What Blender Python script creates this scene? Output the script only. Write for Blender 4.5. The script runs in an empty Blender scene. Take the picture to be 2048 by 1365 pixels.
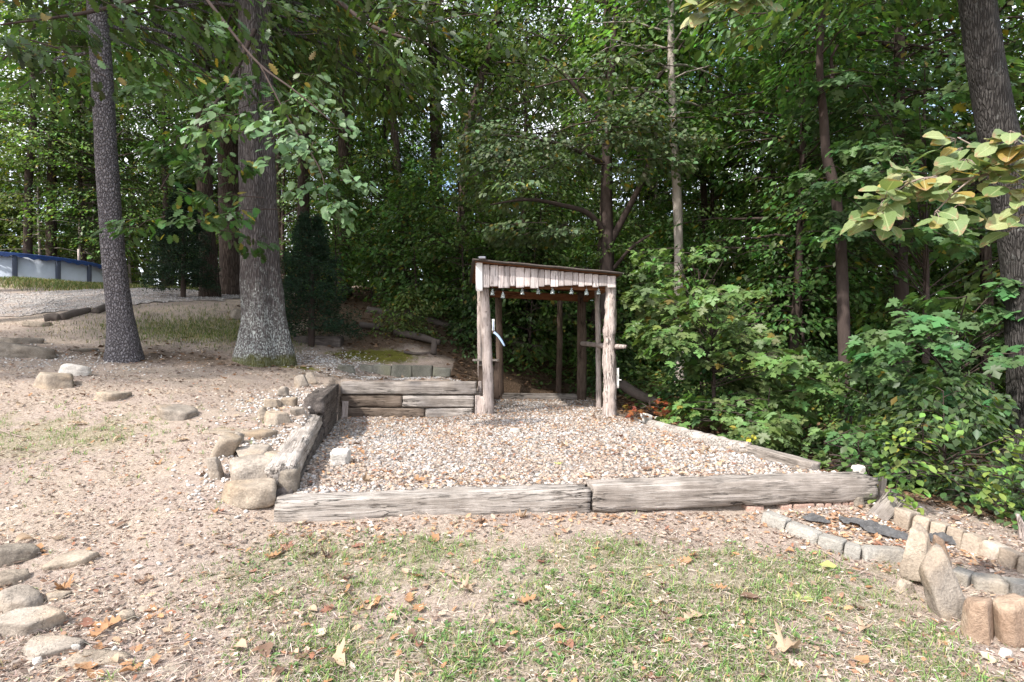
import bpy, bmesh, math, random
import numpy as np
from mathutils import Vector, Matrix

# ------------------------------------------------------------------ scene, camera, light
sc = bpy.context.scene
col = sc.collection
RS = np.random.RandomState

cam_d = bpy.data.cameras.new("camera")
cam = bpy.data.objects.new("camera", cam_d)
col.objects.link(cam)
cam.location = (0, 0, 1.5)
cam.rotation_euler = (math.radians(90), 0, 0)
cam_d.sensor_width = 36.0
F = 1138.0                       # focal length in photograph pixels
cam_d.lens = 36.0 * F / 2048.0
cam_d.shift_y = (690 - 682.5) / 2048.0
cam_d.clip_start = 0.05
cam_d.clip_end = 900
sc.camera = cam

SUN = Vector((-0.60, -0.52, 0.84)).normalized()      # direction towards the sun
world = bpy.data.worlds.new("World")
sc.world = world
world.use_nodes = True
wn = world.node_tree
for n in list(wn.nodes):
    wn.nodes.remove(n)
sky = wn.nodes.new("ShaderNodeTexSky")
sky.sky_type = 'NISHITA'
sky.sun_disc = False
sky.sun_elevation = math.asin(SUN.z)
sky.sun_rotation = math.atan2(SUN.x, SUN.y)
sky.air_density = 1.0
sky.dust_density = 2.5
bg = wn.nodes.new("ShaderNodeBackground")
bg.inputs[1].default_value = 0.15
wo = wn.nodes.new("ShaderNodeOutputWorld")
# thin broken white cloud over the whole sky
wtc = wn.nodes.new("ShaderNodeTexCoord")
wnz = wn.nodes.new("ShaderNodeTexNoise")
wnz.inputs["Scale"].default_value = 3.2
wnz.inputs["Detail"].default_value = 6
wnz.inputs["Roughness"].default_value = 0.6
wrp = wn.nodes.new("ShaderNodeValToRGB")
wrp.color_ramp.elements[0].position = 0.40
wrp.color_ramp.elements[1].position = 0.62
wmx = wn.nodes.new("ShaderNodeMix")
wmx.data_type = 'RGBA'
wn.links.new(wtc.outputs["Generated"], wnz.inputs["Vector"])
wn.links.new(wnz.outputs["Fac"], wrp.inputs[0])
wn.links.new(wrp.outputs[0], wmx.inputs[0])
wn.links.new(sky.outputs[0], wmx.inputs[6])
wmx.inputs[7].default_value = (6.0, 6.1, 6.3, 1)
wn.links.new(wmx.outputs[2], bg.inputs[0])
wn.links.new(bg.outputs[0], wo.inputs[0])

sun_d = bpy.data.lights.new("sun", 'SUN')
sun_d.energy = 2.7
sun_d.angle = math.radians(2.0)
sun_d.color = (1.0, 0.955, 0.89)
sun = bpy.data.objects.new("sun", sun_d)
col.objects.link(sun)
sun.rotation_euler = (-SUN).to_track_quat('-Z', 'Y').to_euler()
sun.location = (-20, -10, 40)

sc.view_settings.view_transform = 'Standard'
sc.view_settings.look = 'None'
sc.view_settings.gamma = 1.0
sc.view_settings.use_curve_mapping = False
sc.view_settings.exposure = 1.5
try:
    sc.cycles.max_bounces = 7
    sc.cycles.diffuse_bounces = 4
    sc.cycles.glossy_bounces = 2
    sc.cycles.transmission_bounces = 5
    sc.cycles.transparent_max_bounces = 4
    sc.cycles.sample_clamp_indirect = 6.0
except Exception:
    pass

# ------------------------------------------------------------------ small maths
def P(px, py, d):
    """the point at depth d that stands at pixel (px, py) of the photograph"""
    return np.array([(px - 1024.0) / F * d, d, 1.5 - (py - 690.0) / F * d])

def sstep(a, b, x):
    t = np.clip((x - a) / (b - a), 0, 1)
    return t * t * (3 - 2 * t)

def _hash(ix, iy, iz, seed):
    n = (ix * 374761393 + iy * 668265263 + iz * 2147483647 + seed * 1274126177) & 0xffffffff
    n = ((n ^ (n >> 13)) * 1274126177) & 0xffffffff
    n = (n ^ (n >> 16)) & 0xffffffff
    return n.astype(np.float64) / 4294967295.0

def vnoise(p, seed=0):
    """value noise in -1..1 for an array of points (N,3)"""
    p = np.asarray(p, dtype=np.float64)
    i = np.floor(p).astype(np.int64)
    f = p - i
    u = f * f * (3 - 2 * f)
    r = 0
    for dx in (0, 1):
        wx = u[:, 0] if dx else 1 - u[:, 0]
        for dy in (0, 1):
            wy = u[:, 1] if dy else 1 - u[:, 1]
            for dz in (0, 1):
                wz = u[:, 2] if dz else 1 - u[:, 2]
                r = r + wx * wy * wz * _hash(i[:, 0] + dx, i[:, 1] + dy, i[:, 2] + dz, seed)
    return r * 2 - 1

def fbm(p, seed=0, octv=3):
    r = 0; a = 1.0; s = 1.0; t = 0
    for k in range(octv):
        r = r + a * vnoise(np.asarray(p) * s, seed + 17 * k)
        t += a; a *= 0.5; s *= 2.03
    return r / t

def nrm(v):
    v = np.asarray(v, dtype=np.float64)
    return v / np.maximum(np.linalg.norm(v, axis=-1, keepdims=True), 1e-9)

# ------------------------------------------------------------------ mesh / object helpers
def link(name, data, loc=(0, 0, 0), rot=(0, 0, 0), parent=None):
    o = bpy.data.objects.new(name, data)
    col.objects.link(o)
    o.location = loc
    o.rotation_euler = rot
    if parent is not None:
        o.parent = parent
    return o

def mesh_np(name, V, polys, mat=None, tint=None, smooth=False):
    """V (N,3); polys: list of int arrays (M,k). tint: (N,3) colour per point"""
    V = np.asarray(V, dtype=np.float32)
    me = bpy.data.meshes.new(name)
    me.vertices.add(len(V))
    me.vertices.foreach_set("co", V.ravel())
    polys = [np.asarray(p, dtype=np.int32) for p in polys if len(p)]
    nl = sum(p.size for p in polys)
    npoly = sum(len(p) for p in polys)
    me.loops.add(nl)
    me.polygons.add(npoly)
    me.loops.foreach_set("vertex_index", np.concatenate([p.ravel() for p in polys]))
    tot = np.concatenate([np.full(len(p), p.shape[1], dtype=np.int32) for p in polys])
    st = np.concatenate([[0], np.cumsum(tot)[:-1]]).astype(np.int32)
    me.polygons.foreach_set("loop_start", st)
    try:
        me.polygons.foreach_set("loop_total", tot)
    except Exception:
        pass
    if smooth:
        me.polygons.foreach_set("use_smooth", np.ones(npoly, dtype=bool))
    if tint is not None:
        at = me.attributes.new("tint", 'FLOAT_COLOR', 'POINT')
        c = np.ones((len(V), 4), dtype=np.float32)
        c[:, :3] = tint
        at.data.foreach_set("color", c.ravel())
    me.update(calc_edges=True)
    if mat:
        me.materials.append(mat)
    return me

class Acc:
    """collects vertices and faces of several shapes for one mesh"""
    def __init__(s):
        s.V = []; s.P = []; s.T = []; s.n = 0
    def add(s, V, polys, tint=None):
        V = np.asarray(V, dtype=np.float64)
        for p in polys:
            if len(p):
                s.P.append(np.asarray(p, dtype=np.int64) + s.n)
        s.V.append(V)
        if tint is not None:
            t = np.asarray(tint, dtype=np.float64)
            s.T.append(np.broadcast_to(t, (len(V), 3)))
        s.n += len(V)
        return s
    def mesh(s, name, mat=None, smooth=False):
        return mesh_np(name, np.concatenate(s.V), s.P, mat, np.concatenate(s.T) if s.T else None, smooth)

def tag(o, label=None, cat=None, group=None, kind=None):
    if label: o["label"] = label
    if cat: o["category"] = cat
    if group: o["group"] = group
    if kind: o["kind"] = kind
    return o

def thing(name, label, cat, loc=(0, 0, 0), rot=(0, 0, 0), group=None):
    o = bpy.data.objects.new(name, None)
    o.empty_display_size = 0.1
    col.objects.link(o)
    o.location = loc
    o.rotation_euler = rot
    return tag(o, label, cat, group)

# ---- shape generators: all return (V, polys)
def tube(path, radii, ns=10, seed=0, rough=0.0, rfreq=8.0, caps=True, flute=0.0):
    path = np.asarray(path, dtype=np.float64)
    radii = np.asarray(radii, dtype=np.float64)
    n = len(path)
    T = nrm(np.gradient(path, axis=0))
    ref = np.array([1.0, 0, 0]) if abs(T[0][0]) < 0.8 else np.array([0, 1.0, 0])
    N = np.zeros_like(T)
    u = ref - T[0] * (ref @ T[0]); u /= np.linalg.norm(u)
    for i in range(n):
        u = u - T[i] * (u @ T[i]); u = u / np.linalg.norm(u); N[i] = u
    B = np.cross(T, N)
    a = np.linspace(0, 2 * np.pi, ns, endpoint=False)
    ring = np.cos(a)[None, :, None] * N[:, None, :] + np.sin(a)[None, :, None] * B[:, None, :]
    R = np.repeat(radii[:, None], ns, 1)
    if flute:
        R = R * (1 + flute * np.sin(a * 5 + 1.3 + seed)[None, :] + flute * 0.6 * np.sin(a * 3 + seed)[None, :])
    V = path[:, None, :] + ring * R[:, :, None]
    if rough:
        k = fbm(V.reshape(-1, 3) * rfreq, seed, 3).reshape(n, ns)
        V = path[:, None, :] + ring * (R * (1 + rough * k))[:, :, None]
    V = V.reshape(-1, 3)
    i = np.arange(n - 1)[:, None] * ns
    j = np.arange(ns)[None, :]
    j2 = (j + 1) % ns
    quads = np.stack([i + j, i + j2, i + ns + j2, i + ns + j], -1).reshape(-1, 4)
    polys = [quads]
    if caps:
        polys.append(np.arange(ns)[::-1][None, :])
        polys.append((np.arange(ns) + (n - 1) * ns)[None, :])
    return V, polys

def resample(pts, rad, n):
    pts = np.asarray(pts, dtype=np.float64); rad = np.asarray(rad, dtype=np.float64)
    d = np.concatenate([[0], np.cumsum(np.linalg.norm(np.diff(pts, axis=0), axis=1))])
    t = np.linspace(0, d[-1], n)
    # smooth (Catmull-Rom like) by cubic Hermite with finite differences
    m = np.gradient(pts, d, axis=0)
    k = np.clip(np.searchsorted(d, t, side='right') - 1, 0, len(d) - 2)
    h = (d[k + 1] - d[k]); s = (t - d[k]) / h
    s_ = s[:, None]; h_ = h[:, None]
    out = ((2 * s_**3 - 3 * s_**2 + 1) * pts[k] + (s_**3 - 2 * s_**2 + s_) * h_ * m[k]
           + (-2 * s_**3 + 3 * s_**2) * pts[k + 1] + (s_**3 - s_**2) * h_ * m[k + 1])
    return out, np.interp(t, d, rad)

def cube_grid(n):
    """surface of the cube [-1,1]^3, n cells a side, welded"""
    key = {}; V = []; Q = []
    lin = np.linspace(-1, 1, n + 1)
    def vid(p):
        k = tuple(np.round(p, 5))
        if k not in key:
            key[k] = len(V); V.append(p)
        return key[k]
    for ax in range(3):
        for sgn in (-1, 1):
            a, b = (ax + 1) % 3, (ax + 2) % 3
            for i in range(n):
                for j in range(n):
                    q = []
                    for (u, v) in ((i, j), (i + 1, j), (i + 1, j + 1), (i, j + 1)):
                        p = [0, 0, 0]; p[ax] = sgn; p[a] = lin[u]; p[b] = lin[v]
                        q.append(vid(p))
                    Q.append(q if sgn > 0 else q[::-1])
    return np.array(V, dtype=np.float64), np.array(Q)
_CG = {n: cube_grid(n) for n in (1, 2, 4, 6, 8, 10)}

def block(sx, sy, sz, bevel=0.01, rough=0.004, seed=0, n=8, freq=9.0, chip=0.0):
    """a worn rectangular block centred at the origin"""
    U, Q = _CG[n]
    U = np.sign(U) * np.abs(U) ** 0.55 if n > 2 else U.copy()
    h = np.array([sx, sy, sz]) / 2
    p = U * h
    b = min(bevel, h.min() * 0.95)
    inner = np.clip(p, -(h - b), h - b)
    dv = p - inner
    L = np.linalg.norm(dv, axis=1, keepdims=True)
    nn = np.where(L > 1e-9, dv / np.maximum(L, 1e-9), 0)
    V = inner + nn * b
    if n <= 2:
        V = p
    if rough:
        V = V + nrm(V / h) * (fbm(V * freq + seed * 7.7, seed, 3) * rough)[:, None]
    if chip:
        k = np.clip(fbm(V * freq * 0.7 + seed * 3.1, seed + 5, 2) - 0.1, 0, 1) * chip
        e = np.clip((np.abs(U) > 0.85).sum(1) - 1, 0, 2)
        V = V - nrm(V) * (k * e)[:, None]
    return V, [Q]

def timber(L, W, H, seed=0, rough=0.012, nx=60, split=0.5, wear=0.0):
    """a weathered railway tie lying along X, origin at the centre of its bottom"""
    m = 9
    pts = []
    u = np.linspace(-1, 1, m)
    for x in u: pts.append((x, -1))
    for y in u[1:]: pts.append((1, y))
    for x in u[::-1][1:]: pts.append((x, 1))
    for y in u[::-1][1:-1]: pts.append((-1, y))
    c = np.array(pts, dtype=np.float64)
    r = 0.07
    inn = np.clip(c, -(1 - r), 1 - r)
    d = c - inn; l = np.linalg.norm(d, axis=1, keepdims=True)
    c = inn + np.where(l > 0, d / np.maximum(l, 1e-9), 0) * r
    ns = len(c)
    X = np.linspace(-L / 2, L / 2, nx)
    V = np.zeros((nx, ns, 3))
    V[:, :, 0] = X[:, None]
    V[:, :, 1] = c[None, :, 0] * W / 2
    V[:, :, 2] = c[None, :, 1] * H / 2
    q = V.reshape(-1, 3).copy()
    ln = fbm(q * np.array([3.0, 30, 30]) + seed * 3.3, seed, 3)          # grain-long relief
    bl = fbm(q * np.array([5, 5, 5]) + seed * 1.7, seed + 3, 2)          # lumps
    cr = vnoise(q * np.array([1.6, 30, 30]) + seed * 9.1, seed + 8) + .15 * vnoise(q * np.array([9, 40, 40]), seed)      # long splits
    crk = -np.clip(0.25 - np.abs(cr), 0, 0.25) / 0.25 * split * 0.02
    dirv = np.zeros_like(q); dirv[:, 1] = np.tile(c[:, 0], nx); dirv[:, 2] = np.tile(c[:, 1], nx)
    dirv = nrm(dirv)
    endk = np.clip(1 - (L / 2 - np.abs(q[:, 0])) / 0.12, 0, 1)
    edge = (np.abs(np.tile(c[:, 0] * c[:, 1], nx)) > 0.55) * np.clip(bl + .25, 0, 1) * 0.045 * (0.15 + wear)
    q += dirv * (ln * rough * .8 + bl * rough * 0.35 + crk * (1 + endk) - edge - endk * 0.004)[:, None]
    q[:, 0] += np.where(np.abs(q[:, 0]) > L / 2 - 0.03, vnoise(q * np.array([0, 14, 14]) + seed, seed + 2) * 0.012, 0)
    q[:, 2] += H / 2
    i = np.arange(nx - 1)[:, None] * ns
    j = np.arange(ns)[None, :]; j2 = (j + 1) % ns
    quads = np.stack([i + j, i + j2, i + ns + j2, i + ns + j], -1).reshape(-1, 4)
    polys = [quads]
    V = q
    for side in (0, 1):
        base = side * (nx - 1) * ns
        ring = np.arange(ns) + base
        cen = V[ring].mean(0)
        inner = cen + (V[ring] - cen) * 0.55
        inner[:, 0] += (1 if side else -1) * (fbm(inner * 22 + seed, seed + side, 2) * 0.012)
        n0 = len(V)
        V = np.concatenate([V, inner, [cen]])
        a = np.arange(ns); b = (a + 1) % ns
        q4 = np.stack([ring[a], ring[b], n0 + b, n0 + a], -1)
        t3 = np.stack([n0 + a, n0 + b, np.full(ns, n0 + ns)], -1)
        if side == 0:
            q4 = q4[:, ::-1]; t3 = t3[:, ::-1]
        polys += [q4, t3]
    # outward winding check: section runs counter-clockwise seen from +X
    return V, [p for p in polys]

def ico(sub):
    bm = bmesh.new()
    bmesh.ops.create_icosphere(bm, subdivisions=sub, radius=1)
    V = np.array([v.co[:] for v in bm.verts]); Fc = np.array([[v.index for v in f.verts] for f in bm.faces])
    bm.free()
    return V, Fc
_ICO = {k: ico(k) for k in (1, 2, 3, 4)}

def rock(sx, sy, sz, seed=0, sub=4, planes=11, rough=0.05, flat=0.0, soft=14.0):
    """an angular stone: a sphere cut by planes, softened and roughened; centred at origin"""
    rs = RS(seed)
    D, Fc = _ICO[sub]
    ns = max(4, min(8, planes - 3))
    az = (np.arange(ns) + rs.uniform(-.33, .33, ns)) * 2 * np.pi / ns + rs.rand() * 6.28
    if flat:                                   # a slab: two beds and broken sides
        tz = rs.uniform(-.25, .35, ns)
        nn = np.stack([np.cos(az), np.sin(az), tz], -1)
        dd = rs.uniform(.58, .86, ns)
        nn = np.concatenate([nn, [[rs.uniform(-.12, .12), rs.uniform(-.12, .12), 1], [rs.uniform(-.1, .1), rs.uniform(-.1, .1), -1]], rs.normal(size=(2, 3)) + [0, 0, .7]])
        dd = np.concatenate([dd, [flat * .8, flat * .8], rs.uniform(.72, .9, 2)])
    else:                                      # a lump or a spike
        tz = rs.uniform(.0, .30, ns)
        nn = np.stack([np.cos(az), np.sin(az), tz], -1)
        dd = rs.uniform(.42, .72, ns)
        nn = np.concatenate([nn, [[0, 0, -1]], rs.normal(size=(3, 3)) + [0, 0, .8]])
        dd = np.concatenate([dd, [.7], rs.uniform(.65, .9, 3)])
    nn = nrm(nn)
    c = D @ nn.T
    r = np.where(c > 0.05, dd[None, :] / np.maximum(c, 0.05), 9.0)
    r = -np.log(np.exp(-soft * r).sum(1) + math.exp(-soft * 1.08)) / soft
    V = D * r[:, None]
    lay = vnoise(V * np.array([1.2, 1.2, 11]) + seed, seed + 1) * 0.5
    V = V + nrm(V) * ((fbm(V * 3.2 + seed * 1.3, seed, 4) + lay + .55 * fbm(V * 11.0 + seed, seed + 4, 3)) * rough)[:, None]
    ext = np.abs(V).max(0)
    V = V / np.maximum(ext, 1e-6)
    return V * np.array([sx, sy, sz]) / 2, [Fc]
# ------------------------------------------------------------------ materials
class NT:
    def __init__(s, name):
        s.m = bpy.data.materials.new(name)
        s.m.use_nodes = True
        s.t = s.m.node_tree
        for n in list(s.t.nodes):
            s.t.nodes.remove(n)
        s.out = s.n("ShaderNodeOutputMaterial")
    def n(s, typ, **kw):
        nd = s.t.nodes.new(typ)
        for k, v in kw.items():
            if k.startswith("i_"):
                nd.inputs[k[2:].replace("_", " ")].default_value = v
            else:
                setattr(nd, k, v)
        return nd
    def l(s, a, b):
        s.t.links.new(a, b)
    def coord(s, scale=(1, 1, 1), kind="Object"):
        tc = s.n("ShaderNodeTexCoord")
        mp = s.n("ShaderNodeMapping")
        mp.inputs["Scale"].default_value = scale
        s.l(tc.outputs[kind], mp.inputs["Vector"])
        return mp.outputs[0]
    def noise(s, vec, scale, detail=4, rough=0.6):
        nd = s.n("ShaderNodeTexNoise")
        nd.inputs["Scale"].default_value = scale
        nd.inputs["Detail"].default_value = detail
        nd.inputs["Roughness"].default_value = rough
        if vec is not None: s.l(vec, nd.inputs["Vector"])
        return nd.outputs["Fac"]
    def ramp(s, fac, stops):
        nd = s.n("ShaderNodeValToRGB")
        cr = nd.color_ramp
        while len(cr.elements) < len(stops): cr.elements.new(0.5)
        for e, (p, c) in zip(cr.elements, stops):
            e.position = p
            e.color = (c[0], c[1], c[2], 1) if hasattr(c, "__len__") else (c, c, c, 1)
        s.l(fac, nd.inputs[0])
        return nd.outputs[0]
    def mix(s, fac, a, b, mode='MIX'):
        nd = s.n("ShaderNodeMix", data_type='RGBA', blend_type=mode)
        for sock, v in ((nd.inputs[0], fac), (nd.inputs[6], a), (nd.inputs[7], b)):
            if hasattr(v, "is_linked"): s.l(v, sock)
            elif hasattr(v, "__len__"): sock.default_value = (v[0], v[1], v[2], 1)
            else: sock.default_value = v
        return nd.outputs[2]
    def math(s, op, a, b=0.0):
        nd = s.n("ShaderNodeMath", operation=op)
        for sock, v in ((nd.inputs[0], a), (nd.inputs[1], b)):
            if hasattr(v, "is_linked"): s.l(v, sock)
            else: sock.default_value = v
        return nd.outputs[0]
    def attr(s, name, out="Color"):
        nd = s.n("ShaderNodeAttribute"); nd.attribute_name = name
        return nd.outputs[out]
    def bump(s, h, strength=0.5, dist=0.01):
        nd = s.n("ShaderNodeBump")
        nd.inputs["Strength"].default_value = strength
        nd.inputs["Distance"].default_value = dist
        s.l(h, nd.inputs["Height"])
        return nd.outputs[0]
    def pbsdf(s, colr, rough=0.8, spec=0.3, normal=None, metal=0.0):
        p = s.n("ShaderNodeBsdfPrincipled")
        if hasattr(colr, "is_linked"): s.l(colr, p.inputs["Base Color"])
        else: p.inputs["Base Color"].default_value = (*colr, 1)
        if hasattr(rough, "is_linked"): s.l(rough, p.inputs["Roughness"])
        else: p.inputs["Roughness"].default_value = rough
        p.inputs["Specular IOR Level"].default_value = spec
        p.inputs["Metallic"].default_value = metal
        if normal is not None: s.l(normal, p.inputs["Normal"])
        return p.outputs[0]
    def done(s, sh):
        s.l(sh, s.out.inputs[0])
        return s.m

def m_wood(name, lo, mid, hi, axis='X', bumpd=0.006, rand=0.25):
    """weathered grey wood with long grain along an axis"""
    t = NT(name)
    st = (1.2, 22, 22) if axis == 'X' else (22, 22, 1.2)
    oi = t.n("ShaderNodeObjectInfo")
    v = t.coord(st)
    va = t.n("ShaderNodeVectorMath", operation='ADD'); t.l(v, va.inputs[0])
    cx = t.n("ShaderNodeCombineXYZ")
    for k in range(3): t.l(t.math('MULTIPLY', oi.outputs["Random"], 37.0 + 11 * k), cx.inputs[k])
    t.l(cx.outputs[0], va.inputs[1])
    g = t.noise(va.outputs[0], 1.0, 5, 0.7)
    def sheared(sc_):
        vv = t.n("ShaderNodeVectorMath", operation='ADD'); t.l(t.coord(sc_), vv.inputs[0])
        t.l(cx.outputs[0], vv.inputs[1]); return vv.outputs[0]
    fine = (4.0, 85, 85) if axis == 'X' else (85, 85, 4.0)
    crk = (1.6, 34, 34) if axis == 'X' else (34, 34, 1.6)
    gf = t.noise(sheared(fine), 1.0, 4, 0.7)
    ck = t.math('ABSOLUTE', t.math('SUBTRACT', t.noise(sheared(crk), 1.0, 3, 0.55), 0.5))
    crack = t.ramp(ck, [(0.0, 0.12), (0.012, 0.45), (0.03, 1.0)])
    where_ = t.ramp(t.noise(sheared((2.2, 2.2, 2.2)), 1.0, 3, 0.6), [(0.42, 0.0), (0.6, 1.0)])
    crack = t.mix(where_, (1, 1, 1), crack)
    b = t.noise(sheared((3, 3, 3)), 1.0, 5, 0.65)
    f = t.noise(t.coord((1, 1, 1)), 160.0, 2, 0.6)
    mixg = t.math('ADD', t.math('MULTIPLY', g, 0.5), t.math('MULTIPLY', gf, 0.5))
    c = t.ramp(mixg, [(0.34, lo), (0.5, mid), (0.64, hi)])
    c2 = t.mix(t.ramp(b, [(0.35, 0.0), (0.65, 1.0)]), t.mix(0.35, c, lo), t.mix(0.35, c, hi))
    br = t.math('ADD', t.math('MULTIPLY', oi.outputs["Random"], rand), 1.0 - rand / 2)
    c3 = t.mix(1.0, c2, br, 'MULTIPLY')
    c4 = t.mix(0.3, c3, t.ramp(f, [(0.35, 0.35), (0.65, 1.0)]), 'MULTIPLY')
    c4 = t.mix(1.0, c4, crack, 'MULTIPLY')
    hgt = t.math('ADD', t.math('ADD', g, t.math('MULTIPLY', gf, 0.6)), t.math('MULTIPLY', crack, 1.2))
    nm = t.bump(hgt, 1.0, bumpd * 1.5)
    return t.done(t.pbsdf(c4, 0.9, 0.15, nm))

def m_bark(name, lo, hi, kind='ridge', lichen=None, lich_top=2.0, moss=None, fs=1.0, lich=None):
    t = NT(name)
    if kind == 'block':                       # alligator bark: small square blocks
        v = t.coord((21, 21, 12))
        vo = t.n("ShaderNodeTexVoronoi", feature='DISTANCE_TO_EDGE')
        nz = t.n("ShaderNodeTexNoise"); nz.inputs["Scale"].default_value = 1.2; t.l(v, nz.inputs["Vector"])
        va = t.n("ShaderNodeVectorMath", operation='ADD'); t.l(v, va.inputs[0]); t.l(nz.outputs["Color"], va.inputs[1])
        t.l(va.outputs[0], vo.inputs["Vector"]); vo.inputs["Scale"].default_value = 1.35
        h = t.ramp(vo.outputs["Distance"], [(0.0, 0.0), (0.12, 0.55), (0.4, 1.0)])
        bd = 0.03
    elif kind == 'ridge':                     # oak: broken vertical ridges
        v = t.coord((20 * fs, 20 * fs, 3.2 * fs))
        a = t.noise(v, 1.0, 4, 0.6)
        vo = t.n("ShaderNodeTexVoronoi", feature='DISTANCE_TO_EDGE')
        t.l(v, vo.inputs["Vector"]); vo.inputs["Scale"].default_value = 1.1
        h = t.math('MULTIPLY', t.ramp(vo.outputs["Distance"], [(0.0, 0.1), (0.22, 1.0)]), t.ramp(a, [(0.3, 0.3), (0.7, 1.0)]))
        bd = 0.035
    else:                                     # fairly smooth
        v = t.coord((14, 14, 5))
        h = t.noise(v, 1.0, 5, 0.65)
        bd = 0.012
    big = t.noise(t.coord((2.5, 2.5, 1.6)), 1.0, 4, 0.6)
    c = t.mix(h, lo, hi)
    c = t.mix(t.math('MULTIPLY', big, 0.6), c, t.mix(0.5, c, lo))
    if lichen is not None:
        sx = t.n("ShaderNodeSeparateXYZ"); tc = t.n("ShaderNodeTexCoord"); t.l(tc.outputs["Object"], sx.inputs[0])
        ht = t.math('SUBTRACT', 1.0, t.math('DIVIDE', sx.outputs[2], lich_top)) if lich is None else t.math('ADD', lich, 0.0)
        ln = t.noise(t.coord((9, 9, 7)), 1.0, 5, 0.7)
        k = t.math('ADD', t.math('MULTIPLY', t.math('MAXIMUM', ht, -0.15), 0.55), ln)
        k = t.math('MULTIPLY', t.ramp(k, [(0.76, 0.0), (1.02, 0.85)]), t.ramp(t.noise(t.coord((38, 38, 26)), 1.0, 3, 0.6), [(0.46, 0.05), (0.60, 1.0)]))
        c = t.mix(k, c, lichen)
        if moss is not None:
            mk = t.ramp(t.math('ADD', t.math('MULTIPLY', sx.outputs[2], -2.2), t.noise(t.coord((6, 6, 6)), 1.0, 4, 0.6)), [(0.2, 0.0), (0.45, 0.8)])
            c = t.mix(mk, c, moss)
    nm = t.bump(h, 1.0, bd)
    return t.done(t.pbsdf(c, 0.92, 0.12, nm))

def m_rock(name, a, b, stain=(0.30, 0.17, 0.07), sk=0.4, cracks=0.0):
    t = NT(name)
    oi = t.n("ShaderNodeObjectInfo")
    v = t.coord((1, 1, 1))
    va = t.n("ShaderNodeVectorMath", operation='ADD'); t.l(v, va.inputs[0])
    cx = t.n("ShaderNodeCombineXYZ"); t.l(t.math('MULTIPLY', oi.outputs["Random"], 31.0), cx.inputs[0]); t.l(cx.outputs[0], va.inputs[1])
    n1 = t.noise(va.outputs[0], 7.0, 6, 0.65)
    n2 = t.noise(va.outputs[0], 60.0, 4, 0.7)
    n3 = t.noise(va.outputs[0], 3.5, 3, 0.5)
    c = t.ramp(n1, [(0.3, a), (0.68, b)])
    c = t.mix(t.math('MULTIPLY', t.ramp(n3, [(0.5, 0.0), (0.7, 1.0)]), sk), c, stain)
    c = t.mix(0.45, c, t.ramp(n2, [(0.3, 0.25), (0.68, 1.1)]), 'MULTIPLY')
    c = t.mix(1.0, c, t.math('ADD', t.math('MULTIPLY', oi.outputs["Random"], 0.3), 0.88), 'MULTIPLY')
    ck = t.math('ABSOLUTE', t.math('SUBTRACT', t.noise(va.outputs[0], 9.0, 4, 0.6), 0.5))
    crk = t.ramp(ck, [(0.0, 0.45), (0.012, 1.0)])
    crk = t.mix(t.ramp(t.noise(va.outputs[0], 5.0, 2, 0.5), [(0.50, 0.0), (0.62, cracks)]), (1, 1, 1), crk)
    c = t.mix(1.0, c, crk, 'MULTIPLY')
    nm = t.bump(t.math('ADD', t.math('ADD', n1, t.math('MULTIPLY', n2, 0.5)), t.math('MULTIPLY', crk, 0.5)), 0.9, 0.02)
    return t.done(t.pbsdf(c, 0.9, 0.2, nm))

def m_leaf(name, trans=0.3, rough=0.45, spec=0.4, hue=0.0, vein=False):
    """leaf: colour per leaf in 'tint', a little different on every tree"""
    t = NT(name)
    c = t.attr("tint")
    oi = t.n("ShaderNodeObjectInfo")
    hs = t.n("ShaderNodeHueSaturation")
    hs.inputs["Saturation"].default_value = 1.0
    t.l(t.math('ADD', t.math('MULTIPLY', oi.outputs["Random"], 0.035), 0.4825 + hue), hs.inputs["Hue"])
    t.l(t.math('ADD', t.math('MULTIPLY', oi.outputs["Random"], 0.4), 0.8), hs.inputs["Value"])
    t.l(c, hs.inputs["Color"])
    cc = hs.outputs[0]
    p = t.pbsdf(cc, rough, spec)
    tr = t.n("ShaderNodeBsdfTranslucent")
    t.l(t.mix(1.0, cc, (1.25, 1.35, 0.55), 'MULTIPLY'), tr.inputs[0])
    mx = t.n("ShaderNodeMixShader"); mx.inputs[0].default_value = trans
    t.l(p, mx.inputs[1]); t.l(tr.outputs[0], mx.inputs[2])
    return t.done(mx.outputs[0])

def m_tint(name, rough=0.9, spec=0.15, trans=0.0, fine=0.0):
    t = NT(name)
    c = t.attr("tint")
    if fine:
        f = t.noise(t.coord((1, 1, 1)), 90.0, 3, 0.6)
        c = t.mix(fine, c, t.ramp(f, [(0.3, 0.4), (0.7, 1.1)]), 'MULTIPLY')
    p = t.pbsdf(c, rough, spec)
    if trans:
        tr = t.n("ShaderNodeBsdfTranslucent"); t.l(c, tr.inputs[0])
        mx = t.n("ShaderNodeMixShader"); mx.inputs[0].default_value = trans
        t.l(p, mx.inputs[1]); t.l(tr.outputs[0], mx.inputs[2]); p = mx.outputs[0]
    return t.done(p)

def m_plain(name, c, rough=0.6, spec=0.3, metal=0.0, grain=0.25, scale=30.0, bump=0.002):
    t = NT(name)
    f = t.noise(t.coord((1, 1, 1)), scale, 4, 0.65)
    cc = t.mix(grain, c, t.mix(1.0, c, t.ramp(f, [(0.3, 0.25), (0.7, 1.25)]), 'MULTIPLY'))
    return t.done(t.pbsdf(cc, rough, spec, t.bump(f, 0.4, bump), metal))

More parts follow.
